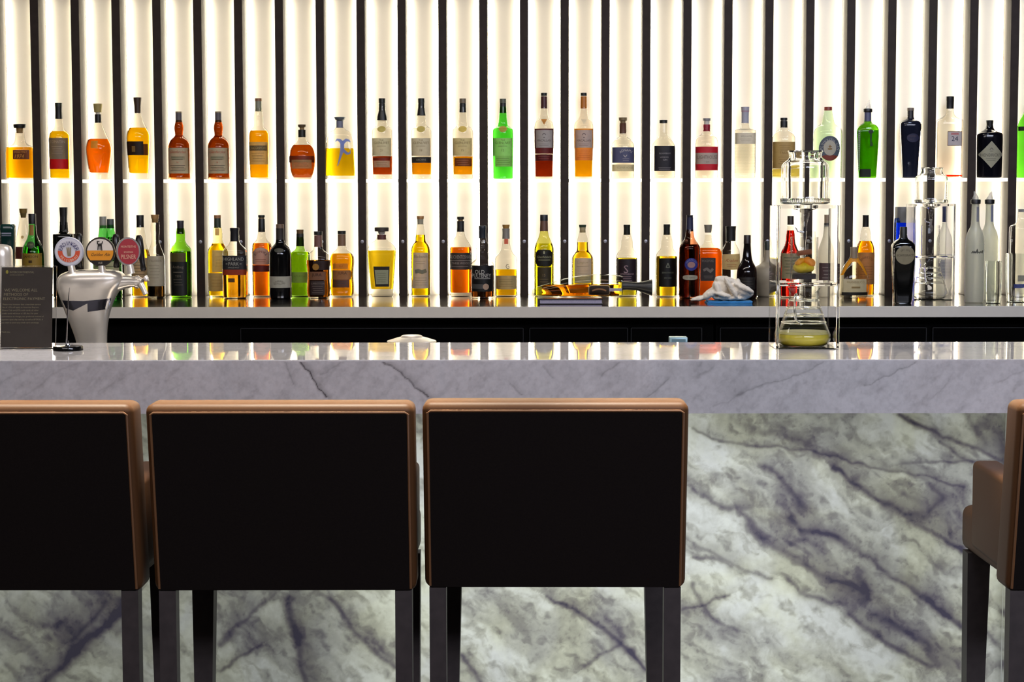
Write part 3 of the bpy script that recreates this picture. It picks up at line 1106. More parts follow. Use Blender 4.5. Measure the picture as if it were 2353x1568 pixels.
U(1800, [(408, 25.6), (400, 26.3), (320, 26.5), (312, 25), (304, 18), (298, 10), (290, 8.5)], 'clear bottle with tall tan label and black capsule behind the drip tower jar',
  n=2.5, fill=(389, (240, 226, 120)), caps=[cap((294, 8.4), (279.5, 8.4)), cap((279.5, 7), (277, 7), c=GRY, n='cork'), cap((277.5, 8.4), (272, 8.4), n='stopper')],
  labels=[dict(r=(327, 388, -26, 26), c=(150, 128, 84), text=row_text(0, 336, 3, 28, 5, .7) + [('TAILOR', 0, 352, 5, 30)] + row_text(0, 362, 4, 30, 5, .7), tc=(112, 84, 48))])
U(1901, [(408, 32), (400, 32.5), (320, 33), (302, 32.8), (293, 27), (286, 16), (278, 13.5), (262, 10), (252, 8.6)], 'large clear greenish bottle with round ship medallion label and red brown cap',
  n=2.4, dr=.8, glass=(216, 240, 206), edge=.22, caps=[cap((255, 9.3), (247.5, 9.3), (247, 9), c=(140, 56, 46), n='screw_cap')],
  labels=[dict(kind='disc', r=(1, 342, 24.5, 28.5), c=(72, 76, 96), text=[('(', 'PLYMOUTH GIN', 1, 342, 19, 6, math.pi / 2, 3.6)], tc=(178, 172, 172)),
          dict(kind='disc', r=(1, 341, 14.5, 17.5), c=(204, 194, 172), over=1, on=0, name='oval_panel', text=[('~', [(-4, 343), (0, 344), (6, 343)], 1.4), ('~', [(1, 343), (1, 334)], .9), ('~', [(-2, 338), (5, 338)], .8)], tc=(150, 116, 60)),
          dict(kind='poly', r=[(-18, 360), (-14, 364), (-6, 369), (1, 370.5), (8, 369), (16, 364), (20, 360), (10, 357.5), (1, 358.5), (-9, 357.5)], c=(140, 62, 44), over=1, on=0, name='red_crescent')])
pour = thin_glass((240, 240, 244), .2, .6, .45)


def plume(root, p0, s, seed, h=.034, w=.009):
    """cling film twisted over the mouth of an open bottle"""
    rs = random.Random(seed)
    vs, fs = [], []
    n = 14
    rows = 6
    for j in range(rows):
        t = j / (rows - 1)
        for k in range(n):
            a = 2 * math.pi * k / n
            r = w * (1 - t) ** .8 * (1 + .35 * math.sin(a * 5 + j)) + .0008
            vs.append((p0[0] + r * math.cos(a) + t * t * .006 * s, p0[1] + r * math.sin(a), p0[2] + h * t + rs.uniform(-1, 1) * .001))
    for j in range(rows - 1):
        for k in range(n):
            k2 = (k + 1) % n
            fs.append((j * n + k, j * n + k2, (j + 1) * n + k2, (j + 1) * n + k))
    return link_mesh('cling_film', vs, fs, pour, root, sharp=60)


def hpx(root, y, Y):
    _, yb, s = proj(root.location)
    return (yb - y) / s


b = U(1992, [(408, 20.5), (400, 21), (340, 24), (305, 25.6), (296, 24.5), (288, 19), (284, 9), (278, 8), (262, 7.6)], 'green shouldered bottle with a dark key emblem and film wrapped mouth',
  n=4, dr=.7, glass=(88, 164, 20), edge=.3, fill=(300, (150, 206, 40)),
  caps=[cap((280, 8.2), (259, 8), c=(84, 86, 112), n='neck_sleeve'), cap((259.5, 9.4), (258, 10.3), (252.5, 10.3), (251, 9.2), c=(14, 14, 14), n='black_collar')],
  labels=[dict(r=(389, 407, -19, 6), c=(20, 26, 16)), dict(kind='stroke', c=(30, 54, 24), name='key_emblem', r=[([(5, 305), (5, 337)], 1.6), ([(5, 329), (9, 331)], 1.4), ([(5, 335), (10, 334)], 1.4)]),
          dict(kind='disc', r=(4.5, 304, 5.6, 5), c=(30, 54, 24), name='key_bow'), dict(r=(300, 392, -24, -19.5), c=(206, 210, 190), name='side_strip', text=row_text(-21.5, 306, 18, 3, 4.8, 2.2), tc=(100, 140, 70))])
plume(b, (.0, 0, hpx(b, 251.5, YU)), 1, 3, h=.033)
U(2090, [(408, 17.4), (395, 18), (340, 21), (300, 23.6), (286, 24), (280, 21.5), (275, 9), (270, 7), (262, 7)], 'dark blue black tapered bottle with grey brown stopper on the upper shelf', opaque=(24, 27, 40), n=3.2, dr=.8,
  caps=[cap((273.5, 7.2), (255, 7), c=(34, 32, 36), n='capsule'), cap((255.5, 8), (249, 8), c=(126, 112, 100), n='stopper')],
  labels=[dict(r=(258, 270, -3, 6), c=(130, 112, 112), name='neck_tag'), dict(kind='disc', r=(3, 318, 14, 10), c=(52, 52, 78), text=[('LONDON', 0, 314, 4, 20), ('No 1', 0, 321, 4, 14)], tc=(100, 84, 92))])
U(2180, [(407, 28.5), (400, 29.2), (285, 29.5), (277, 28.5), (272, 19), (266, 10), (258, 8.4), (250, 8)], 'clear square bottle with a framed white number label and tall black cap', n=5, dr=.8, edge=.5,
  fill=(402, (255, 70, 20), 406), caps=[cap((251, 8.8), (235, 8.8), (234, 9.1), (223.5, 9.1), (223, 8.6), n='capsule', c=(24, 22, 22))],
  labels=[dict(r=(303, 336.5, -9.5, 24), c=(112, 94, 84)), dict(r=(304.5, 335, -8, 22.5), c=(214, 204, 200), over=1, on=0, text=[('24', 7, 320, 11, 18)], tc=(64, 64, 84)),
          dict(r=(306.5, 311.5, -2, 16), c=(222, 164, 160), over=2, on=1, text=[('LONDON', 7, 309, 3.6, 16)], tc=(196, 84, 84))])
U(2272, [(407, 28), (400, 28.6), (330, 29.4), (312, 29.4), (307, 28), (302, 17), (297, 9), (288, 7.5)], 'black apothecary bottle with a cream diamond label, last but one on the upper shelf', opaque=(9, 9, 16), n=2.6, dr=.85,
  caps=[cap((306, 6.8), (290, 7.4), (278, 8.4), (277.5, 8), n='stopper')],
  labels=[dict(kind='diamond', r=(-1, 356, 28, 31), c=(184, 178, 150), text=[("HENDRICK'S", -1, 357, 7, 46), ('~', [(-5, 345), (-1, 341), (3, 345)], .7), ('GIN', -1, 348.5, 3, 10)] + row_text(-1, 365, 2, 24, 4, .8), tc=(110, 106, 96))])
U(2360, [(407, 24), (400, 24.5), (300, 25), (288, 24), (276, 20), (266, 14), (258, 9), (250, 8.4)], 'pale green bottle with a dark neck band, cut by the right edge of the photo', glass=(130, 240, 70), edge=.4,
  caps=[cap((252, 8.6), (238, 8.6), c=(60, 130, 40), n='screw_cap')], labels=[dict(r=(292, 302, -24, 24), c=(56, 48, 58), name='dark_band')])

# frosted glass shelves with an added glow, one per bay
shelf_words = ['the black disc stoppered decanter', 'the grey and red labelled bottle', 'the round orange decanter', 'the yellow bottle with the flared stopper', 'the left brown script bottle',
               'the right brown script bottle', 'the tall slim golden bottle', 'the short round amber bottle', 'the antler decanter', 'the red brown whisky with long black sleeve',
               'the bottle with the black band', 'the golden bottle with a brown lower label', 'the bright green glass bottle', 'the maroon framed bottle', 'the orange framed bottle',
               'the navy labelled gin', 'the black labelled clear bottle', 'the red and white striped bottle', 'the clear ribbed bottle', 'the tan labelled bottle', 'the ship medallion bottle',
               'the key emblem green bottle', 'the dark blue tapered bottle', 'the number labelled square bottle', 'the diamond labelled black bottle', 'the pale green bottle at the right edge']
m_shelf = shelf_glow_mat()
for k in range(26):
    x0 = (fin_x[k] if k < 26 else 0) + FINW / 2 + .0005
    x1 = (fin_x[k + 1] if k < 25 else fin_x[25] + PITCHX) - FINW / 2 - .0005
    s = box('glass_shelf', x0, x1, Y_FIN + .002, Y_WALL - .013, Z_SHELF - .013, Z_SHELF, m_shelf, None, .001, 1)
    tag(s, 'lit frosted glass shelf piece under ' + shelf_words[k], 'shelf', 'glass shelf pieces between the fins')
# ------------------------------------------------------------------ bottles on the back counter
def Lb(cx, prof, label, Y=6.77, **k):
    return bottle(cx, Y, prof, label, 'l', **k)


Lb(58, [(690, 19), (600, 20.5), (570, 20), (545, 17), (520, 11), (505, 8.5), (492, 8)], 'clear bottle with tall tapered cork, behind the green gold labelled bottle at far left',
   Y=6.76, caps=[cap((501, 5.5), (490, 7.5), c=(112, 94, 52), n='cork'), cap((490, 8.5), (480, 9.4), c=(124, 98, 44), n='stopper')],
   labels=[dict(r=(567, 595, -19, 14), c=(74, 34, 32)), dict(kind='disc', r=(1, 545, 3.4, 3.6), c=(196, 170, 120), name='round_seal')])
Lb(78, [(690, 25), (590, 25), (572, 23.5), (560, 19), (548, 12), (535, 8.8), (515, 8.3), (500, 8)], 'green bottle with a gold arched label and black cap behind the payment sign', Y=6.64,
   glass=(70, 160, 76), edge=.3, fill=(566, (90, 150, 50)), caps=[cap((515, 8.6), (493, 8.6), (492, 8.2))],
   labels=[dict(r=(582, 640, -22, 23), c=(168, 134, 56), text=[('JAMESON', 0, 590, 7, 38), ('~', [(-4, 601), (4, 601)], 3)], tc=(70, 50, 20)), dict(kind='disc', r=(0, 563, 9, 8), c=(70, 84, 60), name='shoulder_seal', text=[('1780', 0, 562, 4, 10)], tc=(170, 160, 110)),
           dict(r=(517, 541, -5, 5), c=(176, 128, 72), name='neck_strip')])
Lb(150, [(690, 23), (540, 23.5), (538, 22.5), (536, 9.5), (525, 8.6), (510, 8)], 'black square shouldered bottle behind the round white tap badge', Y=6.76, opaque=(9, 9, 9), n=5, dr=.9,
   caps=[cap((536, 8.4), (500, 8), (482, 9), (477, 9.2), c=(22, 22, 22), n='capsule')], labels=[dict(r=(487, 517, -4, 4), c=(106, 106, 112), name='neck_strip')])
for cx, Y, lb, top, cc in ((240, 6.77, 'green bottle with pale capsule behind the middle tap badge, the rear one of two', 498, (150, 150, 140)),
                           (257, 6.66, 'green bottle with dark capsule behind the middle tap badge, the front one of two', 504, (66, 74, 72))):
    Lb(cx, [(688, 24), (600, 24.5), (575, 24), (562, 19), (550, 12), (538, 10.5), (526, 8.6), (512, 8)], lb, Y=Y, glass=(92, 204, 92), edge=.3, fill=(545, (84, 190, 70)),
       caps=[cap((525, 8.4), (top + 1, 8), (top, 7.6), c=cc, n='capsule')], labels=[dict(r=(600, 660, -21, 21), c=(186, 176, 140), text=row_text(0, 612, 5, 30, 7, 1), tc=INK)])
Lb(325, [(683, 22), (600, 22.5), (585, 21.5), (570, 17), (556, 11.5), (542, 11.5), (530, 9.5), (515, 8)], 'clear bottle of orange whisky with black capsule behind the red tap badge', Y=6.78,
   fill=(574, (250, 178, 20)), caps=[cap((523, 8.4), (510, 8.2), (496, 8.4), (495, 8))], labels=[dict(r=(592, 640, -20, 20), c=(176, 166, 138), text=row_text(0, 602, 5, 30, 7, 1), tc=INK)])
Lb(359, [(683, 20.5), (600, 20.8), (588, 20), (575, 15), (560, 9.5), (546, 8), (530, 10.5), (515, 10), (506, 8.4)], 'wasp necked clear bottle with cork and pale grey label beside the tap handles', Y=6.72,
   edge=.5, fill=(655, (58, 40, 14)), caps=[cap((512, 6.5), (503, 7.5), c=CRK, n='cork'), cap((503, 8.4), (494, 9.4), c=(170, 130, 80), n='stopper')],
   labels=[dict(r=(588, 657, -20, 20), c=(172, 166, 150), text=[('TALISKER', 3, 599, 5, 28)] + row_text(0, 610, 5, 26, 7, .7), tc=(120, 116, 104))])
Lb(417, [(679, 24), (670, 24.6), (580, 25), (570, 23), (562, 15), (553, 10), (545, 10.6), (535, 10.4), (525, 8.5)], 'green bulb necked bottle with black lower label and dark capsule', Y=6.74, glass=(120, 196, 40), edge=.3,
   fill=(578, (110, 130, 30)), caps=[cap((538, 8), (515, 7.7), (508.5, 8.2), (507.5, 7.8), c=(40, 34, 44))],
   labels=[dict(r=(581, 601, -23.5, 15), c=(96, 84, 44)), dict(r=(601, 678, -23.6, 17), c=(22, 24, 20), text=[('Ardbeg', -3, 614, 8, 26), ('TEN', -3, 634, 5, 14), ('~', [(-14, 625), (8, 625)], .7)] + row_text(-3, 642, 3, 22, 6, .9), tc=(122, 112, 96))])
Lb(502, [(679, 22), (670, 23), (585, 24), (574, 22.5), (562, 14), (552, 10.5), (542, 11.2), (530, 10.6), (522, 8.5)], 'yellow bottle with brown stopper and dark neck sleeve, behind the black labelled square bottle', Y=6.785,
   glass=(250, 240, 170), edge=.4, fill=(560, (244, 200, 16)), caps=[cap((524, 7.8), (502, 7.6), c=(46, 58, 46), n='neck_sleeve'), cap((502, 8), (495, 8), c=(158, 112, 74), n='stopper')],
   labels=[dict(r=(575, 625, -10, 22), c=(196, 182, 124), text=row_text(6, 590, 4, 18, 7, .7), tc=(150, 134, 86)), dict(r=(627, 668.5, -22, 22), c=(178, 164, 120), text=row_text(0, 636, 4, 30, 7, .7), tc=(140, 124, 84)),
           dict(r=(525, 541, -4, 5), c=(206, 170, 110), name='neck_strip')])
Lb(541, [(680, 27.5), (672, 28.3), (590, 28.5), (576, 27.5), (568, 20), (560, 12), (552, 10), (540, 10)], 'square shouldered clear bottle with a wide black label and yellow spirit below', Y=6.67, n=3.4, dr=.75,
   edge=.5, fill=(618, (214, 150, 20)), caps=[cap((555, 9.8), (533, 9.6), (530, 10.4), (524.5, 10.6), (524, 10), c=(18, 18, 24))],
   labels=[dict(r=(587, 619, -28, 28), c=(38, 38, 42), text=[('HIGHLAND', 0, 595, 7.5, 46), ('PARK', 0, 606, 7.5, 24), ('~', [(-18, 606), (-14, 606)], .8), ('~', [(14, 606), (18, 606)], .8), ('SINGLE MALT', 0, 614.5, 3, 34)], tc=(178, 176, 166)),
           dict(r=(619, 631.5, -28, 28), c=(150, 56, 26), name='orange_band'), dict(r=(639, 648, -13, 2), c=(96, 70, 30), name='small_seal')])
Lb(603, [(676, 22), (668, 22.6), (600, 23), (566, 22.6), (559, 20.5), (552, 12), (540, 8.6), (525, 8)], 'clear bottle of orange whisky with an arched white label above a maroon band', Y=6.785, edge=.5,
   fill=(559, (224, 104, 8)), caps=[cap((533.5, 7.8), (504, 7.3), (503, 7), c=(20, 20, 18)), cap((503, 6), (500, 6), c=CRK, n='cork'), cap((500.5, 7.4), (495, 7.6), c=(24, 30, 24), n='stopper')],
   labels=[dict(kind='poly', name='arched_label', c=(190, 174, 160), r=[(-20, 608), (-20, 582), (-15, 574), (-8, 570), (0, 568.5), (8, 570), (15, 574), (20, 582), (20, 608)], text=[('(', 'BOWMORE', 0, 594, 16, 5.5, math.pi / 2, 2.2)] + row_text(0, 596, 2, 26, 5, .8), tc=(124, 96, 88)),
           dict(r=(609, 624, -21, 21), c=(100, 44, 46))])
Lb(645, [(684, 25.4), (676, 26), (590, 26), (576, 24.5), (568, 20), (561, 12), (554, 9.4), (540, 9.4)], 'black domed bottle with one white band label, in front of the dark fin', Y=6.68, opaque=(8, 8, 9),
   caps=[cap((561, 9.6), (526, 9.4), (525, 9.7), c=(52, 48, 44), n='neck_sleeve'), cap((525, 9), (516, 9), (515.5, 8.6), c=(112, 92, 74), n='stopper')],
   labels=[dict(r=(634.5, 660.5, -26, 26), c=(194, 190, 172), text=[('(', 'GLENDRONACH', 0, 660, 15, 4.5, math.pi / 2, 1.9), ('~', [(-12, 653), (-4, 651), (4, 652), (12, 650)], .7)], tc=(150, 146, 130)),
           dict(kind='disc', r=(0, 575, 11, 5), c=(88, 88, 78), name='shoulder_seal')])
Lb(691, [(676, 22), (668, 22.5), (590, 22.6), (580, 22), (576, 14), (571, 9.6), (560, 9), (545, 8.4)], 'green bottle of lime coloured spirit between the black domed bottle and the left hourglass bottle', Y=6.79, n=2.8,
   glass=(150, 200, 84), edge=.35, fill=(579, (190, 206, 40)), caps=[cap((566, 9), (550, 8.6), (537, 8.2), c=(24, 26, 22)), cap((537, 7.8), (528, 8.4), c=(110, 84, 54), n='stopper')],
   labels=[dict(r=(625, 649, -22, 22), c=(170, 190, 96), text=[('LAPHROAIG', 2, 634, 5, 34)], tc=(140, 150, 80))])
JU = lambda y: [(y, 25), (y - 8, 27), (y - 22, 27.6), (y - 48, 25.5), (y - 64, 26.5), (y - 80, 28.5), (y - 92, 27), (y - 101, 20), (y - 107, 11), (y - 116, 9.4), (y - 130, 9.2)]
Lb(732.5, JU(682), 'hourglass shaped bottle of dark amber whisky with black cap, left one of the hourglass pair', Y=6.68, edge=.45, n=2.6, dr=.8, fill=(598, (150, 84, 12)),
   caps=[cap((567.5, 9.4), (541, 9.2), c=(112, 76, 66), n='neck_sleeve'), cap((540.5, 9.6), (532.5, 9.8), (532, 9.4), c=(28, 30, 26), n='screw_cap')],
   labels=[dict(r=(599, 620, -10, 27), c=(44, 26, 20)), dict(r=(624, 643, -21, 18), c=(128, 88, 62), text=[('JURA', -2, 632, 9, 34)], tc=(56, 34, 24)),
           dict(r=(645, 677, -17, 16), c=(52, 36, 34), text=[('SUPERSTITION', 0, 651, 4, 30)] + row_text(0, 657, 4, 26, 5, 1), tc=(128, 112, 104)), dict(kind='disc', r=(-4, 613, 7.6, 7.6), c=(180, 130, 56), over=1, name='gold_medal')])
Lb(786.5, JU(680), 'hourglass shaped bottle of light orange whisky with black cap, right one of the hourglass pair', Y=6.77, edge=.45, n=2.6, dr=.8, fill=(583, (240, 158, 12)),
   caps=[cap((565.5, 9.2), (539, 9), c=(122, 92, 66), n='neck_sleeve'), cap((538.5, 9.2), (531.5, 9.4), (531, 9), c=(22, 24, 22), n='screw_cap')],
   labels=[dict(r=(605, 617, -19, 15), c=(206, 140, 50), text=[('ISLE', 0, 611, 4, 20)], tc=(170, 110, 40)), dict(r=(621, 642, -21, 22), c=(150, 112, 70), text=[('JURA', 2, 628, 8.5, 32)], tc=(64, 44, 30)),
           dict(r=(642, 660, -20, 18), c=(96, 62, 40), text=row_text(0, 647, 3, 26, 4.5, 1.1), tc=(60, 60, 70))])
Lb(878, [(678, 25.5), (665, 26.5), (620, 30), (585, 32.6), (575, 33), (566, 30), (557, 22), (551, 13), (545, 10), (538, 9)], 'broad tapering decanter of yellow whisky with wide flat stopper and black framed label', Y=6.79, n=4, dr=.7, edge=.5,
   fill=(576, (240, 206, 30), 664), caps=[cap((551, 10.2), (540, 10.2), c=(94, 50, 42), n='neck_ring'), cap((540, 6), (531, 9), c=(206, 196, 180), n='cork'), cap((532, 16), (524, 16.4), (523, 15.6), c=(62, 54, 48), n='stopper')],
   labels=[dict(kind='poly', c=(34, 32, 32), r=[(-18, 612), (19, 612), (17.5, 658), (-14, 658.5)]), dict(kind='poly', c=(170, 172, 140), over=1, on=0, r=[(-15, 620), (16.5, 620), (15.5, 652), (-12, 652.5)], name='label_panel', text=row_text(1, 627, 5, 22, 5, .6), tc=(120, 122, 96))])
Lb(967, [(676, 21.8), (668, 22), (590, 22.5), (570, 22), (560, 16), (555, 11.5), (545, 11.3), (530, 9), (515, 7)], 'clear bottle of yellow whisky with tall white label and brown stopper', Y=6.79, edge=.5, fill=(540, (252, 204, 8)),
   caps=[cap((516, 6.6), (504, 7), c=(160, 154, 132), n='neck_sleeve'), cap((504, 7.6), (498, 8.2), (497, 7.8), c=(172, 124, 72), n='stopper')],
   labels=[dict(kind='poly', c=(194, 184, 170), r=[(-16, 580.5), (18, 580.5), (18.5, 662), (-18.5, 662)], text=[('Bladnoch', 1, 589, 8, 30, .1)] + row_text(1, 600, 2, 24, 5, .6) + [('~', [(-12, 624), (-4, 622), (4, 625), (14, 621)], 4.5)] + row_text(1, 638, 4, 30, 5.5, .6), tc=(132, 130, 108))])
Lb(1059, [(679, 25), (672, 25.6), (580, 25.8), (568, 25.2), (558, 20), (546, 12), (538, 9), (525, 8.2)], 'bottle of deep orange whisky with grey black band label, left of the swan necked bottle', Y=6.785, edge=.5, fill=(568.6, (226, 104, 2), 672),
   caps=[cap((533, 8.4), (520, 7.9), (509, 8.2), (508.5, 7.8), c=(36, 34, 34)), cap((509, 5.5), (504, 5.5), c=CRK, n='cork'), cap((505, 7.9), (499, 8.1), (498.5, 7.6), n='stopper', c=(30, 30, 26))],
   labels=[dict(r=(581, 619, -25.5, 25.5), c=(62, 58, 56), text=[('AUCHENTOSHAN', 0, 590, 8, 48), ('THREE WOOD', 0, 604.5, 5, 40), ('~', [(-25, 598.5), (25, 598.5)], .6)] + row_text(0, 612, 1, 40, 4, .7), tc=(164, 160, 152))])
Lb(1109, [(682, 26.5), (670, 27), (612, 27), (604, 25), (597, 16), (594, 14), (589, 15.2), (583, 13.4), (579, 12.4), (572, 15), (566, 15.2), (558, 11.5), (548, 8.6)], 'dark swan necked bottle with two neck bulges and a black label', Y=6.67, edge=.45,
   fill=(611, (120, 64, 20)), caps=[cap((548, 8.4), (528, 8.2), (527, 8.8), (520, 8.8), (519, 8.2), c=(30, 36, 44))],
   labels=[dict(r=(609.5, 669, -26.5, 26.5), c=(18, 17, 18), text=[('OLD', -6, 624, 8.5, 22), ('PULTENEY', -2, 633, 9, 44), ('~', [(-18, 639.5), (18, 639.5)], .6)], tc=(206, 202, 192)),
           dict(r=(652, 663, -24, 2), c=(82, 80, 78), over=1, on=0), dict(kind='disc', r=(8, 658, 7, 7), c=(192, 160, 136), over=2, on=0, name='round_seal')])
Lb(1163, [(679, 25), (672, 25.5), (600, 25.6), (590, 24.6), (584, 17), (574, 11.5), (560, 9), (548, 8)], 'clear bottle with little pale yellow spirit and red neck tag, beside the swan necked bottle', Y=6.785, edge=.55, n=2.4,
   fill=(619.6, (248, 190, 14)), caps=[cap((549, 8.6), (535, 8.2), (526, 8.6), (525.5, 8), c=(136, 130, 122), n='neck_sleeve'), cap((526, 6.5), (521, 8), (517, 8.4), c=(164, 120, 60), n='stopper')],
   labels=[dict(r=(633, 664, -24.5, 24.5), c=(178, 166, 120), text=row_text(0, 641, 4, 36, 5.5, .7), tc=(130, 116, 76)), dict(r=(549, 561, -4, 5), c=(206, 96, 70), name='neck_tag'),
           dict(kind='stroke', name='monogram', c=(120, 116, 100), r=[([(6, 608), (2, 607), (0, 612), (3, 617), (7, 616), (7, 612), (4, 612)], .8)])])
Lb(1250, [(680, 22.8), (600, 23), (575, 23), (566, 21.5), (552, 15), (540, 10.5), (530, 8.8), (515, 8.4)], 'olive yellow bottle with barrel shaped black label standing behind the lying bottle', Y=6.785, glass=(222, 218, 110), edge=.4, fill=(560, (206, 200, 40)),
   caps=[cap((531.5, 9.4), (508, 8.6), c=(106, 72, 56), n='neck_sleeve'), cap((508, 9), (495, 8.8), (494, 8.4), c=(26, 26, 34), n='screw_cap')],
   labels=[dict(kind='disc', r=(0, 593, 19, 19.5), power=4.5, c=(32, 30, 24), text=[('Glenfiddich', 0, 590, 7, 32), ('~', [(-13, 597), (14, 597)], .7), ('~', [(0, 577), (0, 583)], 2)], tc=(170, 168, 130)),
           dict(r=(613.5, 658, -15, 17), c=(60, 52, 34), text=[('15', 0, 632, 6, 9)] + row_text(0, 641, 2, 22, 6, .8), tc=(140, 120, 80))])
Lb(1338.5, [(680, 24.6), (670, 25), (600, 25.2), (590, 24), (581, 17), (575, 13), (565, 12.8), (553, 12.5), (540, 9), (530, 7)], 'round shouldered bottle of gold whisky with dark green stopper, behind the lying bottle', Y=6.785, edge=.5, fill=(557, (250, 200, 26)),
   caps=[cap((535, 6), (523, 7.2), c=(176, 158, 118), n='cork'), cap((523.5, 7), (521, 8), (517.5, 8.2), (517, 7.6), c=(36, 56, 40), n='stopper')],
   labels=[dict(kind='poly', c=(190, 182, 166), r=[(-18, 593), (19, 593), (20, 600), (19, 650), (-19, 650), (-19, 600)], text=[('Longrow', 0, 603, 8, 26, .3), ('~', [(-14, 612), (14, 611)], .6)] + row_text(0, 622, 5, 26, 5, .7), tc=(150, 146, 126))])
SPB = [(678, 24), (665, 24.8), (600, 25), (586, 24.5), (578, 20), (573, 14.5), (562, 13.4), (552, 13), (543, 9.5), (535, 7.8)]
Lb(1440, SPB, 'bulb necked bottle with black label bearing a pink S, behind the lying bottle\'s stopper', Y=6.785, edge=.5, fill=(593, (206, 190, 40)),
   caps=[cap((540, 7.6), (523, 7.4), (522, 7.8), (517.5, 7.8), (517, 7.2), c=(22, 28, 24))],
   labels=[dict(r=(595, 648, -24.5, 24.5), c=(40, 30, 38), text=[('S', -3, 618, 18, 15), ('SPRINGBANK', 0, 629, 4, 32)] + row_text(0, 635, 3, 22, 4.5, 1), tc=(168, 140, 146))])
Lb(1531.5, SPB, 'clear bulb necked bottle with black label and green crest, right of the lying bottle', Y=6.74, edge=.5, fill=(589, (240, 196, 30)),
   caps=[cap((540, 7.6), (523, 7.4), (522, 7.8), (516.5, 7.8), (516, 7.2), c=(20, 22, 24))],
   labels=[dict(r=(593, 658.5, -19, 24.5), c=(14, 13, 12), text=[('~', [(1, 604), (-3, 614), (5, 614), (1, 604)], 1.2), ('BENROMACH', 1, 626, 3.6, 26), ('SPEYSIDE', 1, 638, 3, 18)], tc=(122, 126, 108))])
Lb(1584, [(681, 24), (672, 24.8), (575, 25), (566, 23.5), (558, 18), (550, 12), (540, 9.5), (525, 8)], 'tall dark brown bottle with a blue round label, left of the white cloth', Y=6.66, edge=.35, glass=(170, 110, 80), fill=(562, (96, 44, 14)),
   caps=[cap((532, 8.4), (505, 7.8), (500, 8), c=(38, 40, 66)), cap((500, 7), (498, 7.6), (495, 7.6), c=(24, 26, 32), n='stopper')],
   labels=[dict(kind='disc', r=(2, 607, 15, 14.5), c=(50, 58, 140), text=[('(', 'ABERFELDY', 2, 608, 11.5, 3.6, math.pi / 2, 2.6)], tc=(150, 150, 190)), dict(kind='disc', r=(2, 608, 9, 7), c=(176, 134, 130), over=1, on=0, name='label_centre'),
           dict(kind='disc', r=(0, 637, 17, 5.6), power=3, c=(178, 172, 150), name='small_label', text=[('12 YEARS', 0, 637, 3.6, 24)], tc=(120, 116, 100))])
Lb(1626, [(678, 31), (668, 32), (590, 33), (575, 31), (568, 22), (562, 10), (550, 8), (540, 7.6)], 'broad orange bottle with grey black label, behind the tall dark brown bottle', Y=6.785, n=4, dr=.6, edge=.45, fill=(570, (222, 90, 10)),
   caps=[cap((535, 7), (530, 8), (520, 9), (517, 9.3), c=(130, 122, 108), n='stopper')],
   labels=[dict(r=(592, 645, -18, 16), c=(52, 46, 42), text=[('WOODFORD', -2, 599, 6, 28), ('~', [(-12, 621), (-4, 617), (4, 624), (10, 617)], 3)] + row_text(0, 634, 2, 22, 4, .8), tc=(134, 124, 112))])
Lb(1678, [(680, 21), (660, 21.5), (600, 22), (580, 21.8), (570, 18), (560, 12), (555, 10.5), (545, 10)], 'clear bottle with cream script label and large black cap, behind the white cloth', Y=6.785, edge=.5,
   caps=[cap((554, 11.3), (530, 11.6), (524, 12), (521, 12.4), (520, 11.8), c=(22, 22, 20))],
   labels=[dict(kind='poly', c=(200, 176, 126), r=[(-19, 584), (20, 583), (21.5, 596), (21, 618), (0, 620), (-20, 618)], text=[('Kraken', 1, 598, 9, 30, .5)] + row_text(1, 608, 2, 24, 4, .7), tc=(168, 86, 62))])
Lb(1716, [(682, 23), (670, 24), (625, 23.5), (612, 20), (600, 12), (585, 9.5), (565, 8), (555, 7.8)], 'black long necked bottle right of the white cloth', Y=6.66, opaque=(16, 10, 10), caps=[cap((560, 8.2), (541, 8), (540.5, 7.6), c=(36, 20, 20))],
   labels=[dict(r=(636, 664, -20, 16), c=(34, 30, 28), text=row_text(-2, 640, 4, 28, 6, 1), tc=(76, 72, 64))])
# squat stoneware flagon
fl = bottle(1763, 6.765, [(663, 24), (655, 31), (640, 34.5), (625, 34), (612, 27), (606, 15), (598, 8.5), (575, 8)], 'squat round grey stoneware flagon with thin dark stoppered neck left of the drip tower', opaque=None, name='flagon')
for ch in list(fl.children):
    ch.data.materials.clear()
    ch.data.materials.append(plain('stoneware', (150, 138, 116), .5, vary=.2))
fl['category'] = 'flagon'
cap_ = lathe('stopper', [(hpx(fl, 576, 6.765), .0115), (hpx(fl, 558, 6.765), .0115), (hpx(fl, 554, 6.765), .010)], plain('cap_dark', (30, 40, 34), .4), fl, seg=20)
Lb(1815, [(680, 22), (650, 23), (590, 23), (578, 21), (568, 15), (555, 10.5), (540, 10), (528, 8), (520, 7.6)], 'red liqueur bottle with dark cap seen through the drip tower', Y=6.69, edge=.4, fill=(530, (168, 16, 8)),
   caps=[cap((517, 7.4), (498, 7.4), (497, 7), c=(50, 40, 30))], labels=[dict(r=(582, 640, -21, 21), c=(150, 146, 110), text=row_text(0, 592, 6, 34, 7, 1), tc=(80, 84, 60))])
Lb(1862, [(680, 13), (600, 14), (560, 13), (548, 11), (535, 10), (532, 10)], 'small clear glass carafe behind the inner cylinder of the drip tower', Y=6.78, edge=.5, name='carafe')
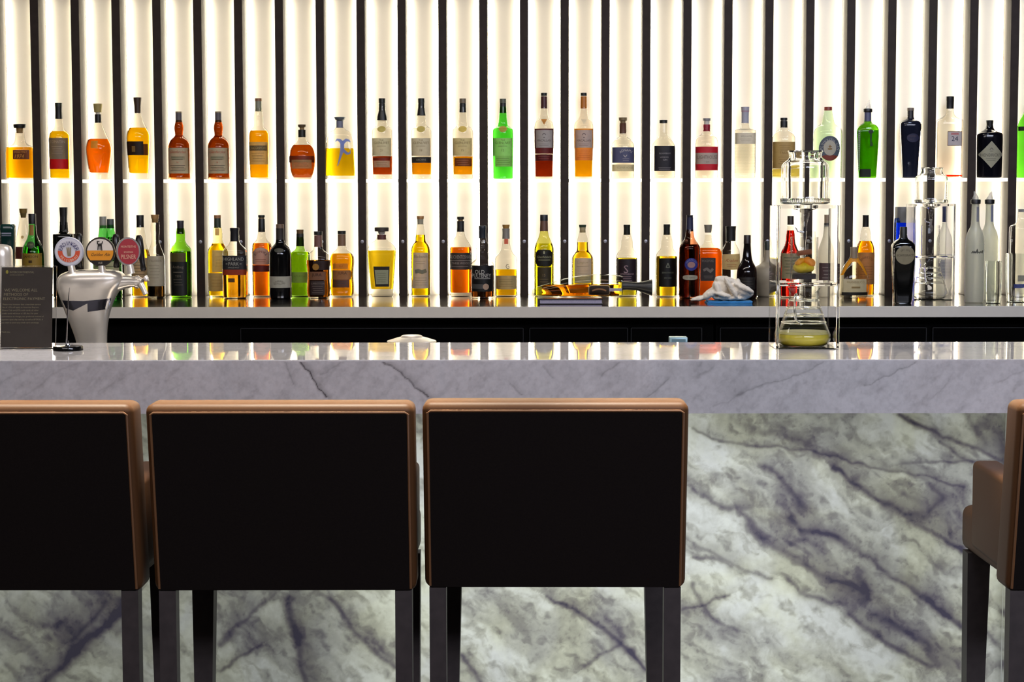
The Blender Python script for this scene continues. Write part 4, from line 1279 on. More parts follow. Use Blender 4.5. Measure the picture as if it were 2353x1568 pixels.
Lb(1899, [(682, 20), (660, 21), (590, 21), (572, 19.5), (560, 15), (545, 9.5), (530, 8), (518, 7.5)], 'frosted grey bottle with brown stopper seen through the right side of the drip tower', Y=6.72, glass=(226, 220, 200), frost=.6, rough=.2,
   caps=[cap((521, 7.4), (513, 7.2), c=(66, 60, 56)), cap((513, 6.8), (494, 7), c=(150, 130, 106), n='stopper')], labels=[dict(r=(604, 650, -19, 19), c=(84, 66, 66), text=row_text(0, 614, 4, 26, 8, 1.2), tc=(160, 150, 140))])
Lb(1987, [(680, 21), (660, 21.5), (580, 21.6), (568, 20.5), (558, 16), (552, 12.5), (542, 12), (530, 10.5), (522, 7.5)], 'slim bottle of bright orange liqueur with tan label and black cap', Y=6.785, edge=.45, fill=(554, (244, 148, 8)),
   caps=[cap((522, 7), (497, 6.8), (496, 7.2), (495, 6.8), c=(22, 20, 18))], labels=[dict(r=(580, 653, -20.5, 20.5), c=(166, 126, 74), text=[('(', 'AMARETTO', 0, 606, 15, 5, math.pi / 2, 2.2)] + row_text(0, 612, 6, 30, 6, .8), tc=(112, 84, 50))])
# bell shaped flask
fk = Lb(1961, [(680, 30), (668, 36), (640, 34.5), (618, 27), (603, 17), (594, 10), (585, 8)], 'bell shaped flask with orange shoulders and cream label in front of the orange liqueur', Y=6.655, n=2.4, dr=.55, edge=.5,
        glass=(240, 232, 206), caps=[cap((594, 8), (580, 7.6), (569, 8.6), (568, 8.2), c=(140, 122, 100), n='stopper')],
        labels=[dict(r=(641, 671, -26, 27), c=(196, 186, 152), text=[('FRANGELICO', 2, 648, 5, 40), ('~', [(-8, 660), (12, 660)], 2)], tc=(150, 128, 84)), dict(r=(671, 678, -29, 30), c=(26, 22, 18), name='base_band'),
                dict(kind='poly', c=(224, 150, 24), name='orange_shoulder', r=[(-31, 632), (-20, 608), (-10, 594), (0, 590), (10, 594), (20, 608), (31, 632), (26, 632), (15, 613), (7, 603), (0, 601), (-7, 603), (-15, 613), (-26, 632)])])
bk = Lb(2073.5, [(698, 19.5), (680, 20.5), (620, 24.5), (575, 26.8), (562, 25.5), (554, 18), (549, 9), (540, 8.2)], 'black bottle with a round grey label at the front edge of the back counter', Y=6.34, opaque=(8, 8, 8), n=5, dr=.75,
        caps=[cap((550, 8.2), (523, 8), (522, 7.6), c=(14, 14, 14))],
        labels=[dict(kind='disc', r=(1, 586, 22, 21.6), c=(148, 138, 110), text=[('SCAPEGRACE', 1, 586, 5, 38), ('(', 'DRY GIN', 1, 588, 15, 4, math.pi / 2, 1.5)], tc=(106, 98, 78)),
                dict(r=(570, 694, -25, -22.5), c=(196, 186, 170), name='side_beading', text=row_text(-23.5, 574, 16, 3, 7.5, 2), tc=(60, 56, 50))])
Lb(2077, [(680, 22.5), (660, 23), (520, 23.4), (508, 23), (500, 22), (497, 10), (490, 9)], 'blue square bottle with grey neck block, behind the round labelled black bottle', Y=6.785, glass=(60, 110, 236), edge=.35, n=5, dr=.8, fill=(512, (50, 100, 240)),
   caps=[cap((512, 22), (477, 22), (476, 21.5), c=(112, 112, 112), n='grey_block')])
Lb(2170, [(684, 19), (660, 20), (560, 20), (545, 18.5), (530, 12), (518, 8), (512, 7.6)], 'frosted white bottle with dark blue capsule behind the small drip tower', Y=6.785, glass=(246, 246, 238), frost=.5, rough=.2,
   caps=[cap((511, 7.6), (490, 7.4), (476, 8), (475, 7.6), c=(46, 52, 88))], labels=[dict(r=(584, 592, -18, 18), c=(110, 116, 160), name='blue_band', text=[('~', [(-14, 588), (14, 588)], .8)], tc=(70, 80, 140)), dict(r=(596, 640, -18, 18), c=(176, 176, 178), text=row_text(0, 604, 5, 26, 7, 1), tc=(120, 122, 150))])
VK = [(697, 21.5), (680, 22), (560, 22), (545, 21), (532, 16.5), (522, 11), (512, 9.4), (480, 8.8), (470, 8.6)]
for cx, Y, dy, lb, sd in ((2238, 6.36, 0, 'frosted bottle with dark script and film wrapped mouth, left one of the frosted pair', 5), (2270, 6.52, -1, 'frosted bottle with film wrapped mouth and grey neck strip, right one of the frosted pair', 9)):
    v = Lb(cx, [(y + dy, w) for y, w in VK], lb, Y=Y, glass=(226, 228, 208), frost=.72, rough=.25, edge=.7,
           caps=[cap((470, 8.6), (469, 11), (461, 11.4), (459, 10), c=(18, 18, 20), n='black_collar')],
           labels=[dict(kind='stroke', name='script_mark', c=(60, 60, 56), r=[([(-12, 582), (-9, 577), (-7, 582), (-5, 577), (-3, 582), (-1, 577), (0, 572), (1, 582), (4, 578), (6, 582), (9, 577), (12, 582), (14, 575)], 1.1)]), dict(r=(476, 510, 0, 6), c=(140, 140, 150), name='neck_strip')] if cx == 2238 else [dict(r=(472, 510, 1, 7), c=(128, 134, 160), name='neck_strip')])
    plume(v, (0, 0, hpx(v, 459.5, Y)), -1 if cx == 2238 else 1, sd, h=.028, w=.009)
Lb(2346, [(682, 26), (670, 27), (530, 27.5), (520, 26.5), (514, 16), (508, 11), (495, 10), (488, 10)], 'clear square bottle with black dot and grey cap, right end of the back counter', Y=6.70, n=4, dr=.9, edge=.5,
   caps=[cap((488, 10), (481.5, 10.2), (481, 9.6), c=(128, 126, 124), n='screw_cap')], labels=[dict(kind='disc', r=(6, 537, 7.5, 7.5), c=(20, 20, 26), name='black_dot'), dict(r=(632, 646, -14, 22), c=(150, 146, 140)), dict(r=(652, 661, -24, 24), c=(70, 80, 150), name='blue_band')])


def tumbler(cx, yt, yb, hw_t, hw_b, Y, label):
    p = at_y(cx, yb, Y)
    _, y0, s = proj((p.x, Y, Z_CNT))
    H = (y0 - yt) / s
    r = thing('tumbler', (p.x, Y, Z_CNT), label, 'glass', 'empty glasses on the back counter')
    out = [(0, hw_b / s * .9), (.003, hw_b / s), (H * .35, hw_b / s * .7 + hw_t / s * .3 + .003), (H, hw_t / s)]
    out = [out[0]] + chaikin(out[1:], 2)
    lathe('glass_bowl', shell_prof(out, .0022), solid_glass('clear_glass', (.97, .98, .97)), r, seg=36)
    return r


tumbler(2282, 600, 692, 18, 17, 6.33, 'empty rounded clear glass in front of the right frosted bottle')
tumbler(2335, 583, 693, 26, 22, 6.40, 'large empty clear tumbler at the right end of the back counter')
# ------------------------------------------------------------------ helpers in px at one depth
class Px:
    """local frame of a thing standing at (cx, Y, z0): photograph pixels to local metres"""

    def __init__(self, cx, Y, z0, yref=600):
        p = at_y(cx, yref, Y)
        self.base = Vector((p.x, Y, z0))
        self.cx, self.yb, self.s = proj(self.base)

    def __call__(self, px, py, dy=0.0):
        return Vector(((px - self.cx) / self.s, dy, (self.yb - py) / self.s))

    def m(self, d):
        return d / self.s


# ------------------------------------------------------------------ lying bottle and the menu book
Q = Px(1330, 6.34, Z_CNT)
zb0 = Q.m(Q.yb - 683)
bk = thing('menu_book', at_y(1310, 690, 6.36), 'black covered menu book lying under the bottle on its side', 'book')
bk.location.z = Z_CNT
hb = .0195
w2 = .109
m_cover = plain('black_leatherette', (16, 15, 18), .35)
box('lower_cover', -w2, w2, -.075, .075, 0, .003, m_cover, bk, .001, 1)
box('upper_cover', -w2, w2, -.075, .075, hb - .003, hb, m_cover, bk, .001, 1)
box('spine', -w2 - .002, -w2 + .004, -.075, .075, .002, hb - .002, m_cover, bk, .001, 1)
box('page_block', -w2 + .006, w2 - .004, -.071, .071, .003, hb - .003, plain('pages', (150, 146, 168), .7, vary=.3, scale=300), bk)

lz = Z_CNT + hb
K = Px(1330, 6.36, Z_CNT)
ly = thing('bottle', Vector((at_y(1330, 660, 6.36).x, 6.36, lz)), 'clear flattened bottle of amber whisky lying on its side on the black menu book', 'bottle', 'bottles on the back counter')
# axis horizontal: list of (px along, centre y px, half height px)
ax = [(1222, 667, 3), (1226, 666, 6.5), (1240, 664, 11), (1262, 662, 15.5), (1290, 658, 20), (1320, 655, 23.5), (1355, 652.5, 26), (1390, 652.5, 26.3), (1420, 653, 25), (1430, 653, 22)]
ax = chaikin([(a, b) for a, b, c in ax], 1), chaikin([(a, c) for a, b, c in ax], 1)
base_y = K.yb - K.m(0)
zoff = hb


def lying(scale, seg=32, x0=0, x1=9999):
    vs, fs = [], []
    rows = [(a[0], a[1], c[1]) for a, c in zip(*ax) if x0 <= a[0] <= x1]
    lowest = max(b + c for a, b, c in rows)
    for px, cy, hh in rows:
        for k in range(seg):
            x, y = sup(1, 1, 2.3, 2 * math.pi * k / seg)
            vs.append(((px - 1330) / K.s, y * hh * scale * .9 / K.s, (679.5 - cy + x * hh * scale) / K.s))
    n = len(rows)
    for i in range(n - 1):
        for k in range(seg):
            k2 = (k + 1) % seg
            fs.append((i * seg + k, i * seg + k2, (i + 1) * seg + k2, (i + 1) * seg + k))
    fs += [tuple(range(seg))[::-1], tuple(range((n - 1) * seg, n * seg))]
    return vs, fs


vs, fs = lying(1)
bm = bmesh.new()
bv = [bm.verts.new(v) for v in vs]
for f in fs:
    bm.faces.new([bv[i] for i in f])
link_bm('glass_body', bm, thin_glass((214, 220, 192), edge=.12), ly)
vs, fs = lying(.93, x0=1245, x1=1426)
bm = bmesh.new()
bv = [bm.verts.new(v) for v in vs]
for f in fs:
    bm.faces.new([bv[i] for i in f])
r = bmesh.ops.bisect_plane(bm, geom=bm.verts[:] + bm.edges[:] + bm.faces[:], plane_co=(0, 0, (679.5 - 650) / K.s), plane_no=(0, 0, 1), clear_outer=True)
ed = [e for e in r['geom_cut'] if isinstance(e, bmesh.types.BMEdge)]
bmesh.ops.holes_fill(bm, edges=ed)
link_bm('spirit', bm, liquid((226, 130, 14)), ly)
st = [(1429, 653, 10), (1440, 652.5, 9.6), (1462, 654, 9.5), (1478, 656, 13), (1496, 657, 19), (1498, 657, 18.5)]
vs, fs = [], []
for px, cy, hh in st:
    for k in range(24):
        a = 2 * math.pi * k / 24
        vs.append(((px - 1330) / K.s, -math.cos(a) * hh / K.s, (679.5 - cy + math.sin(a) * hh) / K.s))
for i in range(len(st) - 1):
    for k in range(24):
        k2 = (k + 1) % 24
        fs.append((i * 24 + k, i * 24 + k2, (i + 1) * 24 + k2, (i + 1) * 24 + k))
fs += [tuple(range(24))[::-1], tuple(range((len(st) - 1) * 24, len(st) * 24))]
bm = bmesh.new()
bv = [bm.verts.new(v) for v in vs]
for f in fs:
    bm.faces.new([bv[i] for i in f])
link_bm('stopper', bm, plain('black_stopper', (30, 30, 28), .4), ly)


def lying_surf(px, py, off):
    z = (679.5 - py) / K.s
    cy = float(np.interp(px, [a for a, b in ax[0]], [b for a, b in ax[0]]))
    hh = float(np.interp(px, [a for a, b in ax[1]], [b for a, b in ax[1]]))
    t = min(.98, abs(py - cy) / hh)
    return ((px - 1330) / K.s, -hh * .9 / K.s * (1 - t ** 2.3) ** (1 / 2.3) - off, z)


for nm, r_, pw, c, off in (('paper_label', (1376, 662, 25, 12), 6, (196, 170, 120), .0008), ('label_panel', (1376, 662, 23, 10.5), 6, (58, 46, 36), .0013)):
    vs, fs = disc_uv(*r_, power=pw)
    o = link_mesh(nm, [lying_surf(a, b, off) for a, b in vs], fs, paper(c), ly, sharp=80)
vs, fs = stroke_uv([(1360 + 2 * i, 663 - 4 * math.sin(math.pi * i / 16)) for i in range(17)], 1.8)
link_mesh('lettering', [lying_surf(a, b, .0019) for a, b in vs], fs, paper((176, 128, 88)), o, smooth=False)
vs, fs = grid_uv(1399, 1431, 657, 664, 6, 3)
link_mesh('white_tag', [lying_surf(min(a, 1428), b, .0016) for a, b in vs], fs, paper((196, 192, 206)), ly)

# ------------------------------------------------------------------ cloths
Qc = Px(1660, 6.36, Z_CNT)
m_linen = plain('white_linen', (228, 218, 202), .9, bump=.3, vary=.06, scale=30)
bm = bmesh.new()
# lumps and rolled folds: (px, py centre, half width px, half height px, depth m, y m, tilt deg)
for px, py, a_, b_, dpt, yy, tl in ((1698, 667, 35, 17, .046, .0, -20), (1660, 658, 24, 22, .040, .006, 14), (1668, 645, 27, 10, .034, .0, -12), (1690, 655, 22, 12, .030, .010, -22),
                                    (1694, 648, 6.5, 9, .012, -.014, 10), (1634, 672, 30, 10, .028, -.012, 33), (1602, 686.5, 17, 6.5, .017, -.018, 16), (1678, 684, 42, 8, .040, -.004, 0),
                                    (1646, 662, 8, 19, .016, -.030, 24), (1676, 660, 30, 6, .012, -.042, -58), (1706, 661, 26, 7, .014, -.042, -24), (1658, 676, 20, 6, .014, -.038, -12)):
    Mx = Matrix.Translation(Qc(px, py, yy)) @ Matrix.Rotation(R_(-tl), 4, 'Y') @ Matrix.Diagonal((Qc.m(a_), dpt, Qc.m(b_), 1))
    bmesh.ops.create_icosphere(bm, subdivisions=3, radius=1.0, matrix=Mx)
for v in bm.verts:
    v.co.z = max(.0088, v.co.z)
o = link_bm('bar_cloth', bm, m_linen, None, sharp=180)
o.location = Qc.base
md = o.modifiers.new('r', 'REMESH')
md.mode, md.voxel_size, md.use_smooth_shade = 'VOXEL', .0022, True
md = o.modifiers.new('s', 'SMOOTH')
md.factor, md.iterations = .5, 9
tx_ = bpy.data.textures.new('creases', 'CLOUDS')
tx_.noise_scale = .016
md = o.modifiers.new('d', 'DISPLACE')
md.texture, md.strength, md.mid_level = tx_, .006, .55
tag(o, 'crumpled white cloth heaped on the back counter on top of a blue cloth', 'cloth')
bm = bmesh.new()
add_box(bm, -.074, .078, -.045, .05, 0, .004, .0015, 2)
add_box(bm, -.070, .080, -.04, .048, .004, .0085, .0015, 2)
bmesh.ops.subdivide_edges(bm, edges=[e for e in bm.edges if e.calc_length() > .03], cuts=14, use_grid_fill=True)
from mathutils import noise as _nz
for v in bm.verts:
    v.co.y += .004 * _nz.noise(v.co * 60)
    v.co.z = max(0, v.co.z * (1 + .25 * _nz.noise(Vector((v.co.x * 50, v.co.y * 50, 0)))))
o = link_bm('bar_cloth', bm, plain('blue_cloth', (52, 128, 186), .85, bump=.3, vary=.2, scale=25), None)
o.location = (Qc.base.x + .018, Qc.base.y - .008, Z_CNT)
tag(o, 'folded blue cloth lying flat under the crumpled white cloth', 'cloth')

# ------------------------------------------------------------------ acrylic drip tower
m_acr = solid_glass('clear_acrylic', (.985, .985, .985), 1.49)
m_gl = thin_glass((252, 253, 252), .02, .3)
m_rim = solid_glass('clear_glass', (.985, .99, .985))
m_chr = plain('chrome', (214, 214, 220), .12, 1.0, vary=.02)


def drip_tower(loc, k, label, filled=True):
    t = thing('drip_tower', loc, label, 'drip tower')
    S = 1.0 / 925 * k
    W2, D2, H = 72 * S, .066 * k, 326 * S
    th = .008 * k
    z = lambda y: (797 - y) * S
    for sg in (-1, 1):
        box('side_panel', sg * W2 - (th if sg > 0 else 0), sg * W2 + (th if sg < 0 else 0), -D2, D2, 0, H, m_acr, t, .0012, 1)
    # top plate with a round hole is a frame of four bars around the jar neck
    bm = bmesh.new()
    n = 28
    ro = 27 * S
    zt0, zt1 = H - th, H
    ring = {}
    for lv, zz in enumerate((zt0, zt1)):
        for i in range(n):
            a = 2 * math.pi * (i + .5) / n
            c, s_ = math.cos(a), math.sin(a)
            q = 1 / max(abs(c) / (W2 - th - .0003), abs(s_) / D2)
            ring[lv, 0, i] = bm.verts.new((ro * c, ro * s_, zz))
            ring[lv, 1, i] = bm.verts.new((q * c, q * s_, zz))
    for i in range(n):
        j = (i + 1) % n
        bm.faces.new((ring[1, 0, i], ring[1, 1, i], ring[1, 1, j], ring[1, 0, j]))
        bm.faces.new((ring[0, 0, j], ring[0, 1, j], ring[0, 1, i], ring[0, 0, i]))
        bm.faces.new((ring[0, 1, i], ring[0, 1, j], ring[1, 1, j], ring[1, 1, i]))
        bm.faces.new((ring[0, 0, j], ring[0, 0, i], ring[1, 0, i], ring[1, 0, j]))
    link_bm('top_plate', bm, m_acr, t, sharp=30)
    box('middle_shelf', -W2 + th + .0003, W2 - th - .0003, -D2, D2, z(654), z(646), m_acr, t, .001, 1)
    box('base_plate', -W2 + th + .0003, W2 - th - .0003, -D2, D2, 0.0, .003 * k, m_acr, t, .0008, 1)
    # upper jar
    jar = [(z(468), 34 * S), (z(466), 52 * S), (z(461), 55 * S), (z(456), 54 * S), (z(452), 53 * S), (z(390), 55 * S), (z(378), 53 * S), (z(371), 44 * S), (z(366), 37.5 * S), (z(358), 36.5 * S), (z(351), 38.5 * S), (z(348), 39 * S)]
    jar = [jar[0]] + chaikin(jar[1:], 2)
    J = lathe('water_jar', shell_prof(jar, .0028 * k), m_rim, t, seg=64)
    rr_ = [Vector((38.6 * S * math.cos(2 * math.pi * q / 40), 38.6 * S * math.sin(2 * math.pi * q / 40), z(348.5))) for q in range(41)]
    tube('jar_rim', rr_, 1.3 * S, m_rim, J, 8)
    lathe('base_ring', [(z(469), 50 * S), (z(466), 56.5 * S), (z(459), 57 * S), (z(456), 55.6 * S)], m_rim, J, seg=48)
    fun = [(z(522), 5 * S), (z(510), 6.5 * S), (z(503), 8 * S), (z(500), 10 * S), (z(488), 10 * S), (z(484), 15 * S), (z(480), 26 * S), (z(474), 27.5 * S), (z(470), 27.5 * S)]
    lathe('funnel', shell_prof(fun, .002 * k), m_gl, t, seg=36)
    v = lathe('drip_valve', [(z(551), 2.2 * S), (z(540), 3.6 * S), (z(528), 4 * S), (z(522), 4.4 * S)], m_chr, t, seg=20)
    tube('valve_lever', [(-2 * S, -.001, z(533)), (-16 * S, -.004, z(531)), (-22 * S, -.006, z(522))], [3.4 * S, 2.4 * S, 1.0 * S], m_chr, v, 10)
    # brewing cylinder
    cyl = [(z(645), 30 * S), (z(643), 31.5 * S), (z(546), 31.5 * S), (z(544), 31.8 * S)]
    Cc = lathe('brewing_cylinder', shell_prof(cyl, .0022 * k), m_gl, t, seg=44)
    if filled:
        lathe('coffee_grounds', [(z(640), 27 * S), (z(630), 27.5 * S), (z(628), 25 * S)], plain('dark_grounds', (44, 38, 38), .8, vary=.5, scale=400), Cc, seg=30)
        pv, pf = [], []
        rs = random.Random(4)

        def lump(nm, px, py, w, h, d, dy, col, seed, rot=0.0):
            vs_, fs_ = [], []
            from mathutils import noise
            for j in range(15):
                th_ = math.pi * j / 14
                for i in range(24):
                    a = 2 * math.pi * i / 24
                    q = Vector((math.sin(th_) * math.cos(a), math.sin(th_) * math.sin(a), math.cos(th_)))
                    f = 1 + .16 * noise.noise(q * 1.7 + Vector((seed, 0, 0)))
                    x_, z_ = q.x * w * f * S, q.z * h * f * S
                    vs_.append(((px - 1840) * S + x_ * math.cos(rot) - z_ * math.sin(rot), dy + q.y * d * f * S, z(py) + x_ * math.sin(rot) + z_ * math.cos(rot)))
            for j in range(14):
                for i in range(24):
                    i2 = (i + 1) % 24
                    fs_.append((j * 24 + i, j * 24 + i2, (j + 1) * 24 + i2, (j + 1) * 24 + i)[::-1])
            return link_mesh(nm, vs_, fs_, plain('peel_' + nm, col, .5, bump=.3, vary=.1, scale=200), Cc, sharp=80)
        lump('lemon_slice', 1838, 614, 24, 13, 20, -.001, (226, 196, 30), 1.0)
        lump('orange_peel', 1828, 600, 13, 6.5, 12, -.010, (240, 160, 34), 3.0, .5)
        lump('orange_peel', 1851, 601, 15, 10, 13, -.006, (246, 150, 40), 5.0, -.5)
        c0, c1 = Vector((-17 * S, -.012, z(581))), Vector((15 * S, .004, z(578)))
        cs = tube('cinnamon_stick', [c0, c0.lerp(c1, .5), c1], [6.0 * S, 5.6 * S, 6.2 * S], plain('cinnamon', (142, 86, 54), .7, vary=.3, scale=90), Cc, 14)
    # ribbed carafe
    cf = [(z(794), 40 * S), (z(793), 48 * S), (z(788), 57 * S), (z(778), 62.5 * S), (z(768), 62 * S), (z(754), 56 * S), (z(744), 52 * S), (z(741), 51 * S), (z(738), 50 * S),
          (z(728), 47 * S), (z(724), 45 * S), (z(721), 44.5 * S), (z(712), 41.5 * S), (z(708), 39 * S), (z(704), 38.6 * S), (z(696), 36.6 * S), (z(690), 34.6 * S), (z(686), 34 * S), (z(674), 33.2 * S), (z(667), 34 * S), (z(662), 36.5 * S), (z(660), 37.4 * S)]
    cf = [cf[0]] + chaikin(cf[1:], 2)
    vs_, fs_ = lathe_geo(shell_prof(cf, .0019 * k), seg=56)
    vs2 = []
    for x_, y_, z_ in vs_:       # pouring lip at the front right
        a = math.atan2(-y_, x_)
        g = math.exp(-((a - .95) / .22) ** 2) * max(0, min(1, (z_ - z(674)) / (z(660) - z(674))))
        vs2.append((x_ * (1 + .14 * g), y_ * (1 + .14 * g), z_ - 7 * S * g))
    Cf = link_mesh('carafe', vs2, fs_, m_gl, t)
    hd = [(-22 * S, -31 * S, z(674)), (-27 * S, -47 * S, z(676)), (-30 * S, -58 * S, z(692)), (-29 * S, -62 * S, z(716)), (-26 * S, -58 * S, z(734)), (-16 * S, -52 * S, z(738))]
    hd = [Vector(p) for p in hd]
    pts = []
    for a, b in zip(hd[:-1], hd[1:]):
        pts += [a.lerp(b, q / 3) for q in range(3)]
    pts.append(hd[-1])
    for _ in range(2):
        pts = [pts[0]] + [(pts[i - 1] + pts[i] * 2 + pts[i + 1]) / 4 for i in range(1, len(pts) - 1)] + [pts[-1]]
    tube('carafe_handle', pts, 3.0 * S, m_rim, Cf, 10)
    rings = []
    for yy, ww in ((740, 50.6), (723, 44.6), (706.5, 38.8), (689, 34.3)):
        vs_, fs_ = [], []
        for q in range(48):
            a = 2 * math.pi * q / 48
            for e in range(8):
                b = 2 * math.pi * e / 8
                r_ = (ww + 1.5 * math.cos(b)) * S
                vs_.append((r_ * math.cos(a), r_ * math.sin(a), z(yy) + 1.9 * S * math.sin(b)))
        for q in range(48):
            for e in range(8):
                fs_.append((q * 8 + e, (q + 1) % 48 * 8 + e, (q + 1) % 48 * 8 + (e + 1) % 8, q * 8 + (e + 1) % 8))
        rings.append((vs_, fs_))
    rv, rf = merge(rings)
    link_mesh('glass_ribs', rv, rf, m_rim, Cf, sharp=80)
    if filled:
        lp = [(zz, w - .0022 * k) for zz, w in cf if z(792) < zz < z(765.5)]
        lathe('cold_brew', lp, paper((255, 226, 84)), Cf, seg=56)
        lathe('foam', [(z(765.5), lp[-1][1]), (z(760), lp[-1][1] - 3.5 * S)], paper((250, 234, 160)), Cf, seg=56)
    return t


pt = at_y(1846, 797, 4.70)
drip_tower(Vector((pt.x, 4.70, Z_BAR)), 925 / proj((pt.x, 4.70, 1.2))[2], 'clear acrylic drip tower with yellow brew in its carafe, standing on the marble bar')
pt = at_y(2136, 690, 6.58)
drip_tower(Vector((pt.x, 6.58, Z_CNT)), 925 / proj((pt.x, 6.58, 1.2))[2] * .67, 'smaller empty clear drip tower standing on the back counter at right', False)

# ------------------------------------------------------------------ payment sign
S0 = Px(60, 4.66, Z_BAR)
sg = thing('sign_holder', Vector((S0.base.x, 4.66, Z_BAR)), 'dark printed payment notice in a clear acrylic stand on the bar', 'sign')
lean = R_(8)
hgt, x0, x1 = .206, S0.m(1 - S0.cx), S0.m(119 - S0.cx)
LM = Matrix.Rotation(-lean, 4, 'X')


def leaned(o):
    o.data.transform(LM)
    return o


leaned(box('acrylic_front', x0 - .002, x1 + .010, -.002, .0, .002, hgt + .003, m_acr, sg, .0004, 1))
leaned(box('acrylic_back', x0 - .002, x1 + .010, .0016, .0036, .002, hgt + .003, m_acr, sg, .0004, 1))
box('acrylic_foot', x0 - .002, x1 + .010, -.004, .07, 0, .003, m_acr, sg, .0006, 1)
m_card = plain('dark_card', (84, 74, 66), .6, vary=.08, scale=60)
cd = leaned(box('printed_card', x0, x1, .0003, .0013, .004, hgt, m_card, sg))
tx = []
q = lambda px, py: (S0.m(px - S0.cx), hgt - S0.m(py - 611))


def line(body, pxl, py, h, wmax):
    vs, fs = text_uv(body, 0, 0, S0.m(h), S0.m(wmax))
    w = max(a for a, b in vs)
    u, v = q(pxl, py)
    tx.append(([(a + u + w, b + v) for a, b in vs], fs))


line('INTERCONTINENTAL', 20, 622.5, 4.6, 56)
line('HOTELS & RESORTS', 20, 629, 2.6, 40)
line('WE WELCOME ALL', 8, 664, 6.4, 76)
line('METHODS OF', 7, 674, 6.4, 56)
line('ELECTRONIC PAYMENT', 6, 684, 6.4, 96)
for i, b in enumerate(('Please note however that a merchant service', 'fee of 1.5% will apply to American Express,', 'Diners Club and JCB credit cards, all other',
                       'credit cards will incur a 1.5% fee. For your', 'convenience to charge your preferred method of', 'payment open chip and tap as well as EFTPOS, if', 'you wish to avoid any credit card surcharge.')):
    line(b, 4.5 - i * .35, 697 + i * 7.1, 4.4, 106)
line('Thank you.', 2.5, 761, 4.2, 24)
vs, fs = merge(tx)
o = link_mesh('lettering', [(a, -.0001, b) for a, b in vs], fs, plain('sign_print', (190, 176, 140), .6), cd, smooth=False)
leaned(o)
u, v = q(13.5, 622)
vs, fs = disc_uv(u, v, S0.m(3), S0.m(4.2))
leaned(link_mesh('gold_emblem', [(a, -.0001, b) for a, b in vs], fs, plain('gold_print', (206, 190, 84), .5), cd, smooth=False))

# ------------------------------------------------------------------ bill spike
T0 = Px(152.5, 4.62, Z_BAR)
sp = thing('bill_spike', T0.base, 'steel receipt spike on a round black base, on the bar beside the payment sign', 'spike')
rb = T0.m(34)
lathe('weighted_base', [(0, rb), (.009, rb), (.011, rb * .97), (.0115, rb * .5), (.0135, rb * .2)], plain('black_lacquer', (12, 12, 12), .12), sp, seg=40)
lathe('collar', [(.0135, .006), (.016, .0055), (.018, .0028), (.024, .0024)], m_chr, sp, seg=16)
tube('needle', [T0(152.5, T0.yb - 14), T0(158.5, 700), T0(162.5, 661)], [.0020, .0017, .0004], m_chr, sp, 10)

# ------------------------------------------------------------------ beer tap tower behind the bar
TY = 5.04
B0 = Px(212, TY, LED_Z)
m_tap = plain('satin_tap_steel', (232, 224, 212), .3, .55, vary=.05, scale=30)
tp = thing('beer_tap_tower', B0.base, 'silver vase shaped beer tap tower with three round badges behind the bar', 'beer tap')
sec = [(B0.yb, 212, 34), (787, 212, 34), (760, 208, 39), (735, 205, 45), (710, 203.5, 53), (690, 204, 60), (672, 206, 68), (658, 210, 74), (646, 213, 77), (636, 215, 76), (629, 217, 70), (624, 219, 60), (620.5, 220, 46), (619, 220, 20)]
vs, fs = [], []
sg_ = 48
hs = chaikin([(a, b) for a, b, c in sec], 2)
ws_ = chaikin([(a, c) for a, b, c in sec], 2)
for (y, c), (_, w) in zip(hs, ws_):
    for k in range(sg_):
        x, yy = sup(w, w * .62, 2.7, 2 * math.pi * k / sg_)
        p = B0(c + x, y)
        vs.append((p.x, yy / B0.s, p.z))
n = len(hs)
for i in range(n - 1):
    for k in range(sg_):
        k2 = (k + 1) % sg_
        fs.append((i * sg_ + k, i * sg_ + k2, (i + 1) * sg_ + k2, (i + 1) * sg_ + k))
fs += [tuple(range(sg_))[::-1], tuple(range((n - 1) * sg_, n * sg_))]
body = link_mesh('tower_body', vs, fs, m_tap, tp, sharp=60)
# room reflection on the waist, painted on as a dark band
def body_xy(px, py, off):
    c = float(np.interp(py, [a for a, b in hs][::-1], [b for a, b in hs][::-1]))
    w = float(np.interp(py, [a for a, b in ws_][::-1], [b for a, b in ws_][::-1]))
    t = min(.97, abs(px - c) / w)
    p = B0(px, py)
    return (p.x, -(w * .62 / B0.s) * (1 - t ** 2.7) ** (1 / 2.7) - off, p.z)


m_refl = plain('dark_room_reflection', (70, 70, 80), .15, .8)
for k, pl in enumerate(([(152, 689), (205, 690), (262, 685), (262, 690), (215, 694), (178, 694), (178, 712), (160, 707)], [(212, 691), (263, 684), (255, 709), (211, 715)])):
    ctr = (sum(a for a, b in pl) / len(pl), sum(b for a, b in pl) / len(pl))
    bm = bmesh.new()
    fv = [bm.verts.new((a, b, 0)) for a, b in pl]
    bm.faces.new(fv)
    bmesh.ops.triangulate(bm, faces=bm.faces[:])
    bmesh.ops.subdivide_edges(bm, edges=bm.edges[:], cuts=5, use_grid_fill=True)
    for v in bm.verts:
        v.co = Vector(body_xy(v.co.x, v.co.y, .0008))
    me_o = link_bm('painted_reflection', bm, m_refl, body, sharp=80)
